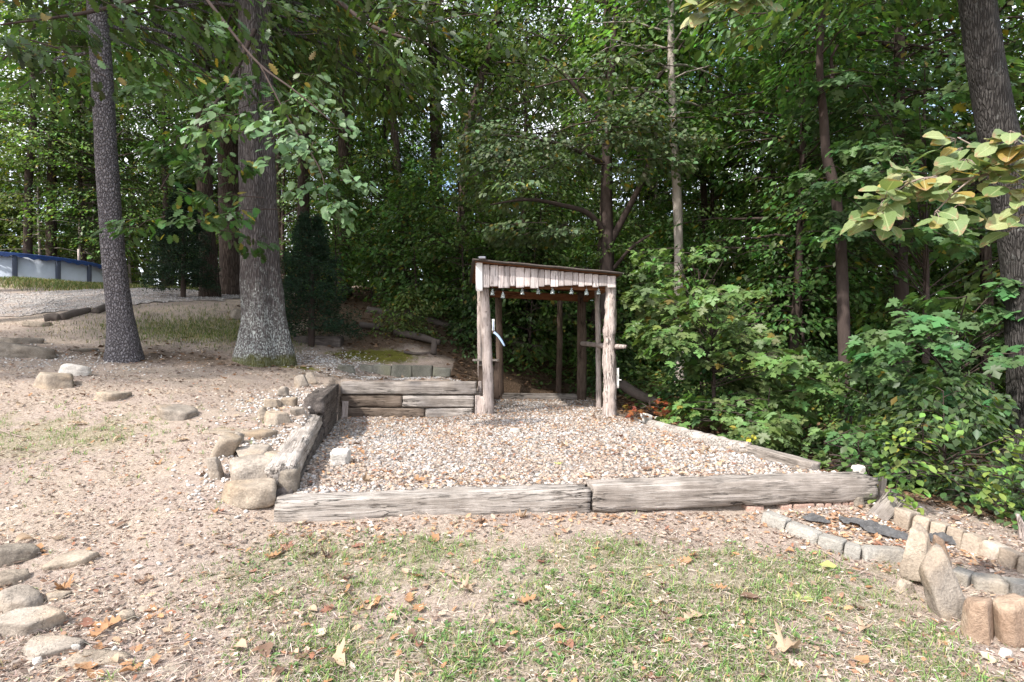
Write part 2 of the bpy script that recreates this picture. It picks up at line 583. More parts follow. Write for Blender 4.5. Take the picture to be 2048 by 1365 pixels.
def m_ground():
    """bare dirt, thatch, moss and forest floor, mixed by the zones stored on the vertices"""
    t = NT("ground_soil")
    zone = t.attr("zone")
    sp = t.n("ShaderNodeSeparateColor"); t.l(zone, sp.inputs[0])
    G, Wd, M = sp.outputs[0], sp.outputs[1], sp.outputs[2]       # grass, woods, moss
    v = t.coord((1, 1, 1))
    n1 = t.noise(v, 1.6, 5, 0.6)
    n2 = t.noise(v, 9.0, 5, 0.65)
    n3 = t.noise(v, 48.0, 4, 0.7)
    n4 = t.noise(v, 150.0, 3, 0.7)
    dirt = t.ramp(n2, [(0.3, (0.26, 0.20, 0.165)), (0.5, (0.39, 0.308, 0.255)), (0.7, (0.51, 0.41, 0.33))])
    dirt = t.mix(t.ramp(n1, [(0.42, 0.0), (0.62, 0.7)]), dirt, (0.50, 0.405, 0.295))
    lit = t.ramp(n3, [(0.32, (0.15, 0.115, 0.095)), (0.5, (0.34, 0.275, 0.235)), (0.66, (0.54, 0.45, 0.39))])
    dirt = t.mix(0.6, dirt, lit)
    grs = t.ramp(n3, [(0.3, (0.15, 0.125, 0.08)), (0.5, (0.30, 0.255, 0.18)), (0.7, (0.48, 0.41, 0.32))])
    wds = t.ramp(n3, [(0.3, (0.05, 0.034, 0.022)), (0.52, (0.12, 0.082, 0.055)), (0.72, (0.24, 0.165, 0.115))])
    mos = t.ramp(n2, [(0.3, (0.11, 0.10, 0.02)), (0.7, (0.17, 0.165, 0.035))])
    gk = t.ramp(t.math('ADD', G, t.math('MULTIPLY', t.math('SUBTRACT', n2, 0.5), 0.9)), [(0.35, 0.0), (0.7, 1.0)])
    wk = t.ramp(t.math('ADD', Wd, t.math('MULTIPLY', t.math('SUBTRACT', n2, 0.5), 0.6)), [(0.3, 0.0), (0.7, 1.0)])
    mk = t.ramp(t.math('ADD', M, t.math('MULTIPLY', t.math('SUBTRACT', n2, 0.5), 0.9)), [(0.4, 0.0), (0.65, 1.0)])
    c = t.mix(gk, dirt, grs)
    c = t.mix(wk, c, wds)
    c = t.mix(mk, c, mos)
    c = t.mix(0.35, c, t.ramp(n4, [(0.3, 0.35), (0.7, 1.15)]), 'MULTIPLY')
    h = t.math('ADD', t.math('MULTIPLY', n3, 0.7), t.math('MULTIPLY', n4, 0.4))
    return t.done(t.pbsdf(c, 0.95, 0.1, t.bump(h, 0.9, 0.025)))

def m_stones(name, a, b, c_):
    """crushed stone for the sheets that lie under the loose gravel and for the distant drive"""
    t = NT(name)
    v = t.coord((1, 1, 1))
    vo = t.n("ShaderNodeTexVoronoi"); t.l(v, vo.inputs["Vector"]); vo.inputs["Scale"].default_value = 26.0
    ve = t.n("ShaderNodeTexVoronoi", feature='DISTANCE_TO_EDGE'); t.l(v, ve.inputs["Vector"]); ve.inputs["Scale"].default_value = 26.0
    sp = t.n("ShaderNodeSeparateColor"); t.l(vo.outputs["Color"], sp.inputs[0])
    c = t.ramp(sp.outputs[0], [(0.0, a), (0.5, b), (1.0, c_)])
    e = t.ramp(ve.outputs["Distance"], [(0.0, 0.25), (0.12, 1.0)])
    c = t.mix(1.0, c, e, 'MULTIPLY')
    n2 = t.noise(v, 2.2, 5, 0.65)
    c = t.mix(t.ramp(n2, [(0.45, 0.0), (0.7, 0.6)]), c, (0.34, 0.24, 0.18))
    return t.done(t.pbsdf(c, 0.95, 0.15, t.bump(e, 0.8, 0.02)))

M = {}
M['ground'] = m_ground()
M['stones'] = m_stones("crushed_stone", (0.24, 0.20, 0.17), (0.38, 0.34, 0.30), (0.5, 0.46, 0.42))
M['drive'] = m_stones("drive_gravel", (0.30, 0.27, 0.25), (0.42, 0.38, 0.355), (0.52, 0.48, 0.45))
M['gravel'] = m_tint("loose_gravel", 0.95, 0.15, 0, 0.3)
M['litter'] = m_tint("dry_litter", 0.9, 0.1, 0.15)
M['dryleaf'] = m_tint("dry_leaf", 0.75, 0.2, 0.25, 0.25)
M['grass'] = m_tint("grass_blade", 0.6, 0.25, 0.3)
M['tie_grey'] = m_wood("tie_grey", (0.10, 0.083, 0.07), (0.26, 0.225, 0.195), (0.48, 0.43, 0.39))
M['tie_pale'] = m_wood("tie_pale", (0.13, 0.108, 0.093), (0.32, 0.28, 0.245), (0.58, 0.53, 0.485))
M['tie_dark'] = m_wood("tie_dark", (0.045, 0.038, 0.034), (0.105, 0.088, 0.078), (0.24, 0.205, 0.185))
M['tie_brown'] = m_wood("tie_brown", (0.07, 0.05, 0.038), (0.155, 0.115, 0.088), (0.32, 0.26, 0.21))
M['post'] = m_wood("cedar_post", (0.22, 0.17, 0.145), (0.46, 0.38, 0.34), (0.66, 0.58, 0.54), 'Z')
M['post_dark'] = m_wood("shaded_post", (0.045, 0.03, 0.022), (0.11, 0.075, 0.055), (0.2, 0.15, 0.12), 'Z')  # darker copy of the post wood, shelter shade put into its colour
M['board'] = m_wood("barn_board", (0.30, 0.25, 0.23), (0.50, 0.44, 0.42), (0.66, 0.60, 0.58), 'Z', 0.003, 0.6)
M['board_white'] = m_plain("painted_board", (0.72, 0.70, 0.68), 0.7, 0.2, 0, 0.3, 25)
M['deck'] = m_wood("roof_underside", (0.10, 0.04, 0.018), (0.20, 0.085, 0.04), (0.30, 0.14, 0.07), 'X', 0.003)
M['roof'] = m_plain("roof_sheet", (0.075, 0.06, 0.052), 0.6, 0.3, 0.0, 0.5, 14)
M['metal_grey'] = m_plain("grey_flashing", (0.28, 0.28, 0.31), 0.45, 0.5, 0.6, 0.3)
M['oak'] = m_bark("oak_bark", (0.055, 0.046, 0.044), (0.235, 0.21, 0.205), 'ridge', (0.55, 0.58, 0.55), 2.9, (0.10, 0.10, 0.02), 1.5)
M['thin'] = m_bark("alligator_bark", (0.06, 0.052, 0.055), (0.29, 0.27, 0.28), 'block')
M['rightbark'] = m_bark("lichen_bark", (0.028, 0.025, 0.023), (0.10, 0.092, 0.086), 'ridge', (0.25, 0.262, 0.245), 1.0, None, 1.9, .38)
M['bark'] = m_bark("brown_bark", (0.045, 0.032, 0.026), (0.15, 0.115, 0.095), 'ridge')
M['palebark'] = m_bark("pale_bark", (0.20, 0.17, 0.15), (0.48, 0.43, 0.38), 'smooth')
M['darkbark'] = m_bark("dark_bark", (0.03, 0.022, 0.02), (0.10, 0.075, 0.065), 'smooth')
M['log'] = m_bark("log_bark", (0.05, 0.04, 0.034), (0.15, 0.125, 0.11), 'smooth')
M['twig'] = m_bark("twig_bark", (0.16, 0.12, 0.10), (0.36, 0.29, 0.25), 'smooth')
M['leaf'] = m_leaf("forest_leaf", 0.42)
M['leaf_near'] = m_leaf("near_leaf", 0.30, 0.48, 0.4)
M['leaf_gloss'] = m_leaf("waxy_leaf", 0.26, 0.5, 0.35)
M['needle'] = m_leaf("cedar_needle", 0.1, 0.7, 0.2)
M['sand'] = m_rock("sandstone", (0.20, 0.162, 0.125), (0.44, 0.37, 0.295), (0.34, 0.225, 0.12), 0.45, 0.7)
M['greystone'] = m_rock("grey_stone", (0.20, 0.17, 0.14), (0.40, 0.345, 0.29), (0.30, 0.2, 0.11), 0.45, 0.6)
M['whitestone'] = m_rock("white_stone", (0.52, 0.47, 0.41), (0.72, 0.67, 0.6), (0.5, 0.4, 0.3), 0.2)
M['redstone'] = m_rock("russet_stone", (0.22, 0.15, 0.105), (0.36, 0.26, 0.19), (0.40, 0.34, 0.26), 0.6)
M['darkstone'] = m_rock("dark_stone", (0.12, 0.10, 0.08), (0.29, 0.25, 0.205), (0.2, 0.15, 0.1), 0.3)
M['concrete'] = m_rock("grey_concrete", (0.22, 0.205, 0.185), (0.34, 0.32, 0.285), (0.40, 0.31, 0.21), 0.45)
M['tanblock'] = m_rock("tan_block", (0.27, 0.215, 0.165), (0.42, 0.345, 0.27), (0.46, 0.43, 0.38), 0.4)
M['mossblock'] = m_rock("mossy_block", (0.13, 0.125, 0.10), (0.25, 0.24, 0.20), (0.12, 0.12, 0.05), 0.4)
M['brick'] = m_rock("old_brick", (0.36, 0.22, 0.17), (0.50, 0.36, 0.29), (0.5, 0.42, 0.36), 0.5)
M['whiteblock'] = m_rock("white_block", (0.5, 0.47, 0.43), (0.70, 0.67, 0.62), (0.55, 0.47, 0.4), 0.25)
M['fabric'] = m_plain("weed_fabric", (0.10, 0.098, 0.098), 0.85, 0.15, 0, 0.7, 25, 0.02)
M['pool_wall'] = m_plain("pool_wall", (0.52, 0.57, 0.66), 0.5, 0.3, 0, 0.12, 3)
M['pool_post'] = m_plain("pool_post", (0.06, 0.075, 0.12), 0.5, 0.4)
M['pool_blue'] = m_plain("pool_blue", (0.015, 0.045, 0.17), 0.45, 0.4, 0, 0.3, 6)
M['blue'] = m_plain("pale_blue", (0.42, 0.56, 0.76), 0.5, 0.4, 0, 0.1)
M['white'] = m_plain("off_white", (0.78, 0.76, 0.70), 0.55, 0.35, 0, 0.1)
def m_glass():
    t = NT("insulator_glass")
    g = t.n("ShaderNodeBsdfPrincipled"); g.inputs["Roughness"].default_value = 0.12; g.inputs["IOR"].default_value = 1.5
    g.inputs["Base Color"].default_value = (0.62, 0.70, 0.69, 1); g.inputs["Transmission Weight"].default_value = 0.78
    return t.done(g.outputs[0])
M['glass'] = m_glass()

# ------------------------------------------------------------------ the lie of the land
CTRL = np.array([
 (0,2.5,0),(-2.3,2.5,.05),(2.3,2.5,-.10),(0,1.0,-.05),(-2.5,1.0,0),(2.5,1.0,-.12),(0.6,3.4,.10),
 (-1.77,4.0,.19),(.65,4.4,.185),(2.1,4.55,.12),(3.0,4.6,.10),(2.76,4.0,.02),(3.5,3.85,-.05),(2.6,3.1,-.12),(3.9,4.6,0.0),
 (-2.2,4.0,.26),(-1.9,4.3,.32),(-2.05,5.0,.46),(-2.2,5.8,.58),(-2.5,6.8,.74),(-3.0,7.6,.80),(-3.3,9.3,.93),(-3.0,10.0,.96),
 (-3.63,6.0,.66),(-4.83,6.8,.80),(-6.2,7.5,.95),(-7.9,9.0,1.26),(-2.9,3.6,.12),(-4.05,4.5,.30),(-5.4,6.0,.56),(-3.2,5.0,.42),
 (-6.6,9.7,1.26),(-4.6,10.5,1.21),(-1,10.0,.86),(-2.1,10.8,.90),(-2.2,9.8,.87),(-3.5,12.3,1.40),(-4.26,12.0,1.43),(-2.1,12.5,1.45),
 (-1.25,11.5,1.02),(-3.74,15,2.35),(-1.6,15,1.95),(.74,15,1.35),(-.8,12.6,1.0),(-.8,10.0,.75),(.6,13.4,.55),(1.0,14.5,.85),(-3,22,3.4),(-7,28,4.4),(2,22,2.0),
 (4.1,14,.7),(5.56,9.5,.12),(7,10,-.05),(9,14,.2),(12,20,.8),(5,20,1.4),(3.3,8,.05),(3.4,6,.05),(2.95,5.4,.28),(2.35,8.2,.28),(2.3,9.5,.25),(2.3,12,.4),(4.6,6.0,-.15),
 (-10.8,12,2.03),(-9.2,13,2.34),(-14,15.5,2.90),(-10,16,3.02),(-8.6,16,2.86),(-15.3,17,3.42),(-18,22,3.35),(-10,22,3.42),(-12,18.5,3.36),(-22,30,3.4),(-9,30,4.0),
 (-7.4,12.5,1.92),(-5.8,11.5,1.62),(-7.0,14,2.45),(-5.4,14,2.15),(0,-6,-.3),(-8,0,.35),(8,0,-.7),(-12,5,1.2),(8,5,-.7),(-11,9,1.55),
 (-40,40,4),(0,45,5),(30,40,2.5),(60,80,6),(-60,80,8),(0,100,9),(-40,-30,0),(40,-30,-2),(50,20,-1),(-50,15,4),(100,150,10),(-100,150,12),(0,220,14),(-150,30,6),(150,30,0),(0,-100,-2),(150,-100,-3),(-150,-100,0),
], dtype=np.float64)
def _tps():
    p = CTRL[:, :2] ; n = len(p)
    r2 = ((p[:, None] - p[None]) ** 2).sum(-1)
    K = 0.5 * r2 * np.log(r2 + 1e-9) + np.eye(n) * 0.02
    A = np.zeros((n + 3, n + 3)); A[:n, :n] = K
    Q = np.c_[np.ones(n), p]; A[:n, n:] = Q; A[n:, :n] = Q.T
    return np.linalg.solve(A, np.r_[CTRL[:, 2], 0, 0, 0])
_W = _tps()

PAD = np.array([(-1.70,4.22),(3.08,4.94),(2.60,5.5),(1.95,8.3),(1.82,9.2),(1.80,12.75),(-.55,12.75),(-.52,9.62),(-2.97,9.62),(-2.42,6.85),(-1.76,4.35)])
def in_poly(x, y, poly):
    c = np.zeros(x.shape, dtype=bool)
    n = len(poly)
    for i in range(n):
        x1, y1 = poly[i]; x2, y2 = poly[(i + 1) % n]
        cond = ((y1 > y) != (y2 > y)) & (x < (x2 - x1) * (y - y1) / (y2 - y1 + 1e-12) + x1)
        c ^= cond
    return c
def poly_dist(x, y, poly):
    d = np.full(x.shape, 1e9)
    n = len(poly)
    for i in range(n):
        a = poly[i]; b = poly[(i + 1) % n]; e = b - a
        t = np.clip(((x - a[0]) * e[0] + (y - a[1]) * e[1]) / (e @ e), 0, 1)
        d = np.minimum(d, np.hypot(x - a[0] - t * e[0], y - a[1] - t * e[1]))
    return d
def pad_z(x, y):
    return 0.355 - 0.085 * sstep(-0.2, -1.2, x) * sstep(5.5, 8.5, y) - 0.03 * sstep(10, 12.5, y)

def tps_z(x, y):
    x = np.asarray(x, dtype=np.float64); y = np.asarray(y, dtype=np.float64)
    sh = x.shape
    x = x.ravel(); y = y.ravel()
    z = np.zeros(len(x))
    for s in range(0, len(x), 20000):
        q = np.c_[x[s:s + 20000], y[s:s + 20000]]
        r2 = ((q[:, None] - CTRL[None, :, :2]) ** 2).sum(-1)
        z[s:s + 20000] = (0.5 * r2 * np.log(r2 + 1e-9)) @ _W[:len(CTRL)] + _W[len(CTRL)] + q @ _W[len(CTRL) + 1:]
    return z.reshape(sh)

def ground_z(x, y):
    x = np.atleast_1d(np.asarray(x, dtype=np.float64)); y = np.atleast_1d(np.asarray(y, dtype=np.float64))
    z = tps_z(x, y)
    ins = in_poly(x, y, PAD)
    return np.where(ins, pad_z(x, y), z)
def gz(x, y):
    return float(ground_z(x, y)[0])

def hit(px, py, dmin=1.3, dmax=45.0):
    """where the sight line through a pixel of the photograph meets the ground"""
    d = np.concatenate([np.arange(dmin, 14, 0.02), np.arange(14, dmax, 0.1)])
    X = (px - 1024.0) / F * d; Z = 1.5 - (py - 690.0) / F * d
    below = Z < ground_z(X, d)
    if not below.any():
        return None
    k = int(np.argmax(below))
    return np.array([X[k], d[k], gz(X[k], d[k])])

DRIVE = np.array([(-30,12.2),(-13.6,11.6),(-10.4,12.2),(-9.15,13.0),(-7.6,14.6),(-7.2,15.8),(-7.0,17.6),(-9,18.2),(-11.3,16.9),(-13.0,15.9),(-15.5,15.6),(-30,16.5)])

def zones(x, y):
    """grass, woods, moss: 0..1 each"""
    n = fbm(np.stack([x * 0.9, y * 0.9, x * 0], -1), 5, 3)
    n2 = fbm(np.stack([x * 2.6, y * 2.6, x * 0], -1), 15, 3)
    ed = poly_dist(x, y, PAD)
    g = sstep(4.15, 3.7, y + 0.25 * n) * sstep(-.25, .4, x + 1.78 - (3.7 - y) * .55 + 0.45 * n) * sstep(.35, -.2, x - 2.05 - (y - 2.6) * .28 + 0.25 * n)
    g = g * (0.78 + 0.7 * n2)
    g2 = np.exp(-(((x + 5.0) / 1.5) ** 2 + ((y - 5.75) / 0.8) ** 2)) * 1.1 * (0.7 + n2)
    g3 = np.exp(-(((x + 6.9) / 1.5) ** 2 + ((y - 12.2) / 1.1) ** 2)) * 1.0 + np.exp(-(((x + 5.6) / 1.0) ** 2 + ((y - 12.3) / 0.9) ** 2)) * .8
    g4 = sstep(15.6, 17.0, y + n * 0.5) * sstep(-7.8, -9.5, x + n) * sstep(30, 24, y)
    g = np.clip(np.maximum.reduce([g, g2, g3, g4]), 0, 1)
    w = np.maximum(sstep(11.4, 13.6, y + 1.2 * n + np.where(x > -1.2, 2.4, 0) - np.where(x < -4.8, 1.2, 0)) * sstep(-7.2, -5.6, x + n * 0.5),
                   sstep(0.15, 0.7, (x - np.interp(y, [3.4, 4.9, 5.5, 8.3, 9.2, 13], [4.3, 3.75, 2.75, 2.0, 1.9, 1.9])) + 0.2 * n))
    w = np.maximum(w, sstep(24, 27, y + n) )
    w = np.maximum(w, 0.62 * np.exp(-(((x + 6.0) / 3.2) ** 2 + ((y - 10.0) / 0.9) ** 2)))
    m = np.exp(-(((x + 2.9) / 1.1) ** 2 + ((y - 11.9) / 0.5) ** 2)) + 0.7 * np.exp(-(((x + 3.9) / .6) ** 2 + ((y - 10.3) / .3) ** 2))
    return np.stack([g, np.clip(w, 0, 1), np.clip(m, 0, 1)], -1)

def build_ground():
    def axis(lo, hi, step, far_lo, far_hi, g=1.12):
        c = list(np.arange(lo, hi + 1e-6, step))
        s = step; a = c[-1]; up = []
        while a < far_hi:
            s *= g; a += s; up.append(a)
        s = step; a = c[0]; dn = []
        while a > far_lo:
            s *= g; a -= s; dn.append(a)
        return np.array(dn[::-1] + c + up)
    xs = axis(-8.5, 5.0, 0.055, -320, 320, 1.09)
    ys = axis(1.6, 13.2, 0.055, -150, 420, 1.07)
    X, Y = np.meshgrid(xs, ys)
    Z = ground_z(X, Y)
    ins = in_poly(X, Y, PAD)
    q = np.stack([X.ravel(), Y.ravel(), np.zeros(X.size)], -1)
    rel = (fbm(q * 1.4, 3, 3) * 0.035 + fbm(q * 6.5, 9, 3) * 0.016 + fbm(q * 17, 19, 2) * 0.007).reshape(X.shape)
    Z = Z + np.where(ins, rel * 0.5, rel)
    dd = poly_dist(X, Y, DRIVE) * np.where(in_poly(X, Y, DRIVE), 1, -1)
    Z = Z - np.where(ins, 0.025, 0) - 0.05 * sstep(0.15, 0.6, dd)
    V = np.stack([X, Y, Z], -1).reshape(-1, 3)
    ny, nx = X.shape
    i = np.arange(ny - 1)[:, None] * nx; j = np.arange(nx - 1)[None, :]
    Q = np.stack([i + j, i + j + 1, i + nx + j + 1, i + nx + j], -1).reshape(-1, 4)
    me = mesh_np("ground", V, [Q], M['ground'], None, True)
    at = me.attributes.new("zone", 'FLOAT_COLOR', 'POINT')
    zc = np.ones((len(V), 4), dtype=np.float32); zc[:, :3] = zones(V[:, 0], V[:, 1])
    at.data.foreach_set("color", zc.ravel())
    o = link("ground", me); tag(o, kind="structure")
    o["label"] = "bare tan dirt yard rising to the wooded bank"

def sheet(name, poly, step, mat, lift, label, wob=0.25):
    lo = poly.min(0); hi = poly.max(0)
    xs = np.arange(lo[0], hi[0] + step, step); ys = np.arange(lo[1], hi[1] + step, step)
    X, Y = np.meshgrid(xs, ys)
    q = np.stack([X.ravel(), Y.ravel(), X.ravel() * 0], -1)
    w = fbm(q * 1.3, 31, 3).reshape(X.shape)
    d = poly_dist(X, Y, poly) * np.where(in_poly(X, Y, poly), 1, -1)
    Z = ground_z(X, Y) + lift
    rel = (fbm(q * 1.4, 3, 3) * 0.035 + fbm(q * 6.5, 9, 3) * 0.016 + fbm(q * 17, 19, 2) * 0.007).reshape(X.shape)
    Z = Z + rel * (0.5 if name == 'gravel_pad' else 1.0)
    ny, nx = X.shape
    ok = (d + w * wob) > 0.03
    i = np.arange(ny - 1)[:, None] * nx; j = np.arange(nx - 1)[None, :]
    Q = np.stack([i + j, i + j + 1, i + nx + j + 1, i + nx + j], -1).reshape(-1, 4)
    keep = ok.ravel()[Q].all(1)
    Q = Q[keep]
    used = np.unique(Q); mp = np.full(nx * ny, -1); mp[used] = np.arange(len(used))
    V = np.stack([X, Y, Z], -1).reshape(-1, 3)[used]
    o = link(name, mesh_np(name, V, [mp[Q]], mat, None, True))
    tag(o, kind="structure"); o["label"] = label

build_ground()
sheet("driveway", DRIVE, 0.12, M['drive'], 0.014, "pale gravel driveway running past the pool", 0.35)
sheet("gravel_pad", PAD, 0.08, M['stones'], 0.006, "level pad of pale crushed stone inside the timbers", 0.0)
# ------------------------------------------------------------------ timbers
def timber_at(name, a, b, W, H, mat, label, cat, group, seed, rough=0.012, wear=0.0, roll=0.0, parent=None, split=0.5):
    """a squared timber whose bottom centre line runs from a to b"""
    a = np.array(a, dtype=float); b = np.array(b, dtype=float)
    v = b - a; L = np.linalg.norm(v)
    V, Pl = timber(L, W, H, seed, rough, max(16, int(L / 0.035)), split, wear)
    o = link(name, mesh_np(name, V, Pl, mat, None, False), (a + b) / 2)
    o.rotation_euler = (roll, -math.asin(v[2] / L), math.atan2(v[1], v[0]))
    if parent is not None: o.parent = parent
    return tag(o, label, cat, group)

GT = "railway ties edging the gravel pad"
# front edge (two ties end to end)
timber_at("railroad_tie", (-1.74, 4.235, .165), (0.598, 4.56, .17), .24, .205, M['tie_pale'],
          "long weathered tie running from the sandstone block along the front of the gravel", "tie", GT, 3, .014, 0.5)
timber_at("railroad_tie", (0.62, 4.565, .185), (3.08, 4.93, .175), .245, .215, M['tie_grey'],
          "brown-faced tie lying on brick chips at the front, its far end split and grey", "tie", GT, 7, .014, 0.4)
# left wall, rising to the back corner
timber_at("railroad_tie", (-2.385, 6.84, .66), (-2.99, 9.42, .655), .25, .205, M['tie_dark'],
          "dark tie on top of the side wall, its cracked square end facing the lawn", "tie", GT, 11, .008, 0.0)
timber_at("railroad_tie", (-1.80, 4.42, .40), (-2.45, 7.0, .50), .23, .17, M['tie_pale'],
          "split pale tie sloping down towards the sandstone block, littered with chips", "tie", GT, 17, .018, .7)
timber_at("railroad_tie", (-1.79, 4.40, .20), (-2.40, 6.98, .30), .19, .195, M['tie_dark'],
          "dark bottom tie of the side wall under the sloping split one", "tie", GT, 23, .014, 0.3)
timber_at("railroad_tie", (-2.42, 7.02, .46), (-3.0, 9.42, .46), .22, .195, M['tie_dark'],
          "dark tie in the middle course of the side wall by the corner", "tie", GT, 29, .012, 0.2)
timber_at("railroad_tie", (-2.42, 7.02, .25), (-3.0, 9.42, .25), .215, .205, M['tie_dark'],
          "lowest tie of the side wall by the corner, half in the gravel", "tie", GT, 31, .012, 0.2)
# back wall, three courses
yb = 9.62
timber_at("railroad_tie", (-2.87, yb, .665), (-0.60, yb, .665), .22, .215, M['tie_grey'],
          "one-piece grey tie along the top of the back wall", "tie", GT, 37, .012, 0.2)
timber_at("railroad_tie", (-2.88, yb + .01, .455), (-1.845, yb + .01, .455), .21, .197, M['tie_brown'],
          "brown tie in the middle course of the back wall, nearest the corner", "tie", GT, 41, .011, 0.3)
timber_at("railroad_tie", (-1.83, yb + .005, .45), (-0.63, yb + .005, .45), .21, .203, M['tie_grey'],
          "rough grey tie in the middle course of the back wall, by the shelter post", "tie", GT, 43, .014, 0.3)
timber_at("railroad_tie", (-2.80, yb + .01, .245), (-1.47, yb + .01, .23), .205, .205, M['tie_brown'],
          "brown tie in the bottom course of the back wall with a reddish leaf sprig", "tie", GT, 47, .011, 0.3)
timber_at("railroad_tie", (-1.45, yb + .0, .265), (-0.66, yb + .0, .28), .205, .165, M['tie_pale'],
          "short rough tie at the bottom of the back wall by the shelter post", "tie", GT, 53, .015, 0.3)
# retaining stakes
def stake(x, y, z0, h, w, t, mat, label, lean=(0, 0), seed=1, name="wooden_stake", rz=0.0):
    V, Pl = block(w, t, h, 0.006, 0.006, seed, 8, 8, 0.03)
    V[:, 2] += h / 2
    o = link(name, mesh_np(name, V, Pl, mat), (x, y, z0), (lean[0], lean[1], rz))
    return tag(o, label, "stake", "short stakes holding the ties")
stake(-2.79, 9.47, .20, .36, .10, .04, M['post'], "short pale stake in the inner corner of the two tie walls", (0.02, 0.05), 3)
stake(-0.565, 9.44, .22, .44, .09, .07, M['post'], "stake against the end of the back wall, nearer the ties", (0, 0), 5)
stake(-0.475, 9.38, .25, .40, .075, .06, M['post'], "stake squeezed between the back wall's end and the shelter post", (0, -0.03), 6)
stake(-0.545, 9.70, .50, .38, .06, .10, M['post'], "slim pale stake behind the end of the back wall's top tie", (0, 0), 8)
# right edge: landscape timbers / log
GE = "timbers along the wooded edge of the gravel"
def edge_timber(pts, r, flat, mat, label, seed):
    p, rr = resample(pts, [r] * len(pts), 40)
    V, Pl = tube(p, rr, 14, seed, 0.22, 9.0)
    o = link("edge_timber", mesh_np("edge_timber", V - p[0], Pl, mat, None, True), tuple(p[0]))
    return tag(o, label, "timber", GE)
edge_timber([(2.02, 8.25, .33), (2.22, 7.3, .345), (2.42, 6.5, .36), (2.52, 6.1, .37)], .085, 0, M['tie_pale'],
            "rounded silvery timber edging the gravel below the maple sapling", 4)
timber_at("edge_timber", (2.53, 6.16, .295), (2.79, 5.24, .285), .125, .135, M['tie_grey'],
          "squared tan timber with a sawn end beside the front corner of the gravel", "timber", GE, 59, .010, 0.3)
timber_at("edge_timber", (2.05, 8.30, .20), (1.84, 9.0, .22), .14, .13, M['tie_dark'],
          "dark rotten timber end near the shelter's right post", "timber", GE, 61, .02, 0.9)

# ------------------------------------------------------------------ the shelter
SH = thing("shelter", "rustic open shelter of log posts with a sloping roof over the gravel", "shelter", (0.5, 10.5, .36))
SHL = np.array([0.5, 10.5, .36])
def sh(name, V, Pl, mat, smooth=False, label=None, loc=None, rot=(0, 0, 0), parent=SH):
    """part of the shelter; V in world coordinates unless loc is given"""
    V = np.asarray(V, dtype=float)
    if loc is None:
        c = np.array([V[:, 0].mean(), V[:, 1].mean(), V[:, 2].min()])
        V = V - c
    else:
        c = np.array(loc, dtype=float)
    o = link(name, mesh_np(name, V, Pl, mat, None, smooth), tuple(c - SHL), rot, SH)
    if parent is not SH:
        o.parent = parent; o.location = tuple(c - SHL - np.array(parent.location))
    if label: o["label"] = label
    return o
def log_post(pts, rad, mat, seed, rough=.12, label=None, freq=6.0, flute=0.03):
    p, r = resample(pts, rad, 48)
    V, Pl = tube(p, r, 26, seed, rough, freq, True, flute)
    return sh("post", V, Pl, mat, True, label)
def peel(post, pts, rad, seed, n):
    """strips of loose cedar bark standing off a post"""
    rs = RS(seed); A = Acc()
    p, r = resample(pts, rad, 60)
    for k in range(n):
        i = rs.randint(4, 54); a = rs.uniform(0, 2 * np.pi); L = rs.uniform(.06, .26); w = rs.uniform(.006, .017)
        q = []
        for s in np.linspace(0, 1, 5):
            j = min(59, i + int(s * L / 2.1 * 60))
            off = r[j] * 1.03 + .022 * (s - .35) ** 2 * rs.uniform(.2, 2.5)
            an = a + s * rs.uniform(-.15, .15)
            for e in (-1, 1):
                q.append(p[j] + off * np.array([math.cos(an + e * w / r[j]), math.sin(an + e * w / r[j]), 0]) + np.array([0, 0, s * L - (j - i) * 2.1 / 60]))
        f = [[2 * m, 2 * m + 1, 2 * m + 3, 2 * m + 2] for m in range(4)]
        sh("bark_strip", q, [np.array(f)], M['post'], False, None, None, (0, 0, 0), post)
fl = [(-.378, 9.32, .30), (-.40, 9.31, 1.2), (-.435, 9.31, 2.0), (-.452, 9.31, 2.50)]
p_fl = log_post(fl, [.092, .085, .08, .075], M['post'], 11, .12, "smooth pale log post at the front beside the tie wall", 4.0)
fr = [(1.565, 9.08, .30), (1.56, 9.08, 1.0), (1.555, 9.08, 1.7), (1.58, 9.08, 2.1), (1.575, 9.08, 2.50)]
p_fr = log_post(fr, [.105, .10, .095, .09, .085], M['post'], 12, .34, "shaggy pale cedar post at the front beside the woods", 7.0)
peel(p_fr, fr, [.105, .10, .095, .09, .085], 5, 46)
peel(p_fl, fl, [.092, .085, .08, .075], 6, 10)
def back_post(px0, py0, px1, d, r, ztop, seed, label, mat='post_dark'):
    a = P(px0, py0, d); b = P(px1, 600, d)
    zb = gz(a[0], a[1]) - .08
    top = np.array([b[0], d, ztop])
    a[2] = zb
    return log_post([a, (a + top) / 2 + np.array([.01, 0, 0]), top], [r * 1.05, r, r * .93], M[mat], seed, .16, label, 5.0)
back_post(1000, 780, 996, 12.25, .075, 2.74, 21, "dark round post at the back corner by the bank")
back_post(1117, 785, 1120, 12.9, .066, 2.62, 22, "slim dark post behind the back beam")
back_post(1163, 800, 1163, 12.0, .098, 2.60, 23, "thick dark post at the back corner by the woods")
back_post(1198, 818, 1194, 10.3, .05, 2.58, 24, "thin grey pole between the two posts on the wooded side", 'post')
log_post([(-.56, 10.4, .62), (-.585, 10.4, 1.4), (-.59, 10.4, 2.66)], [.055, .05, .048], M['post'], 25, .2, "crooked barky pole on the bank side", 7.0)
# rail on the wooded side, its end poking past the front post
V, Pl = tube(*resample([(1.47, 12.0, 1.53), (1.55, 10.6, 1.50), (1.67, 9.02, 1.47), (1.76, 8.80, 1.47)], [.05, .045, .043, .03], 30), 10, 5, .2, 7)
sh("rail", V, Pl, M['post'], True)
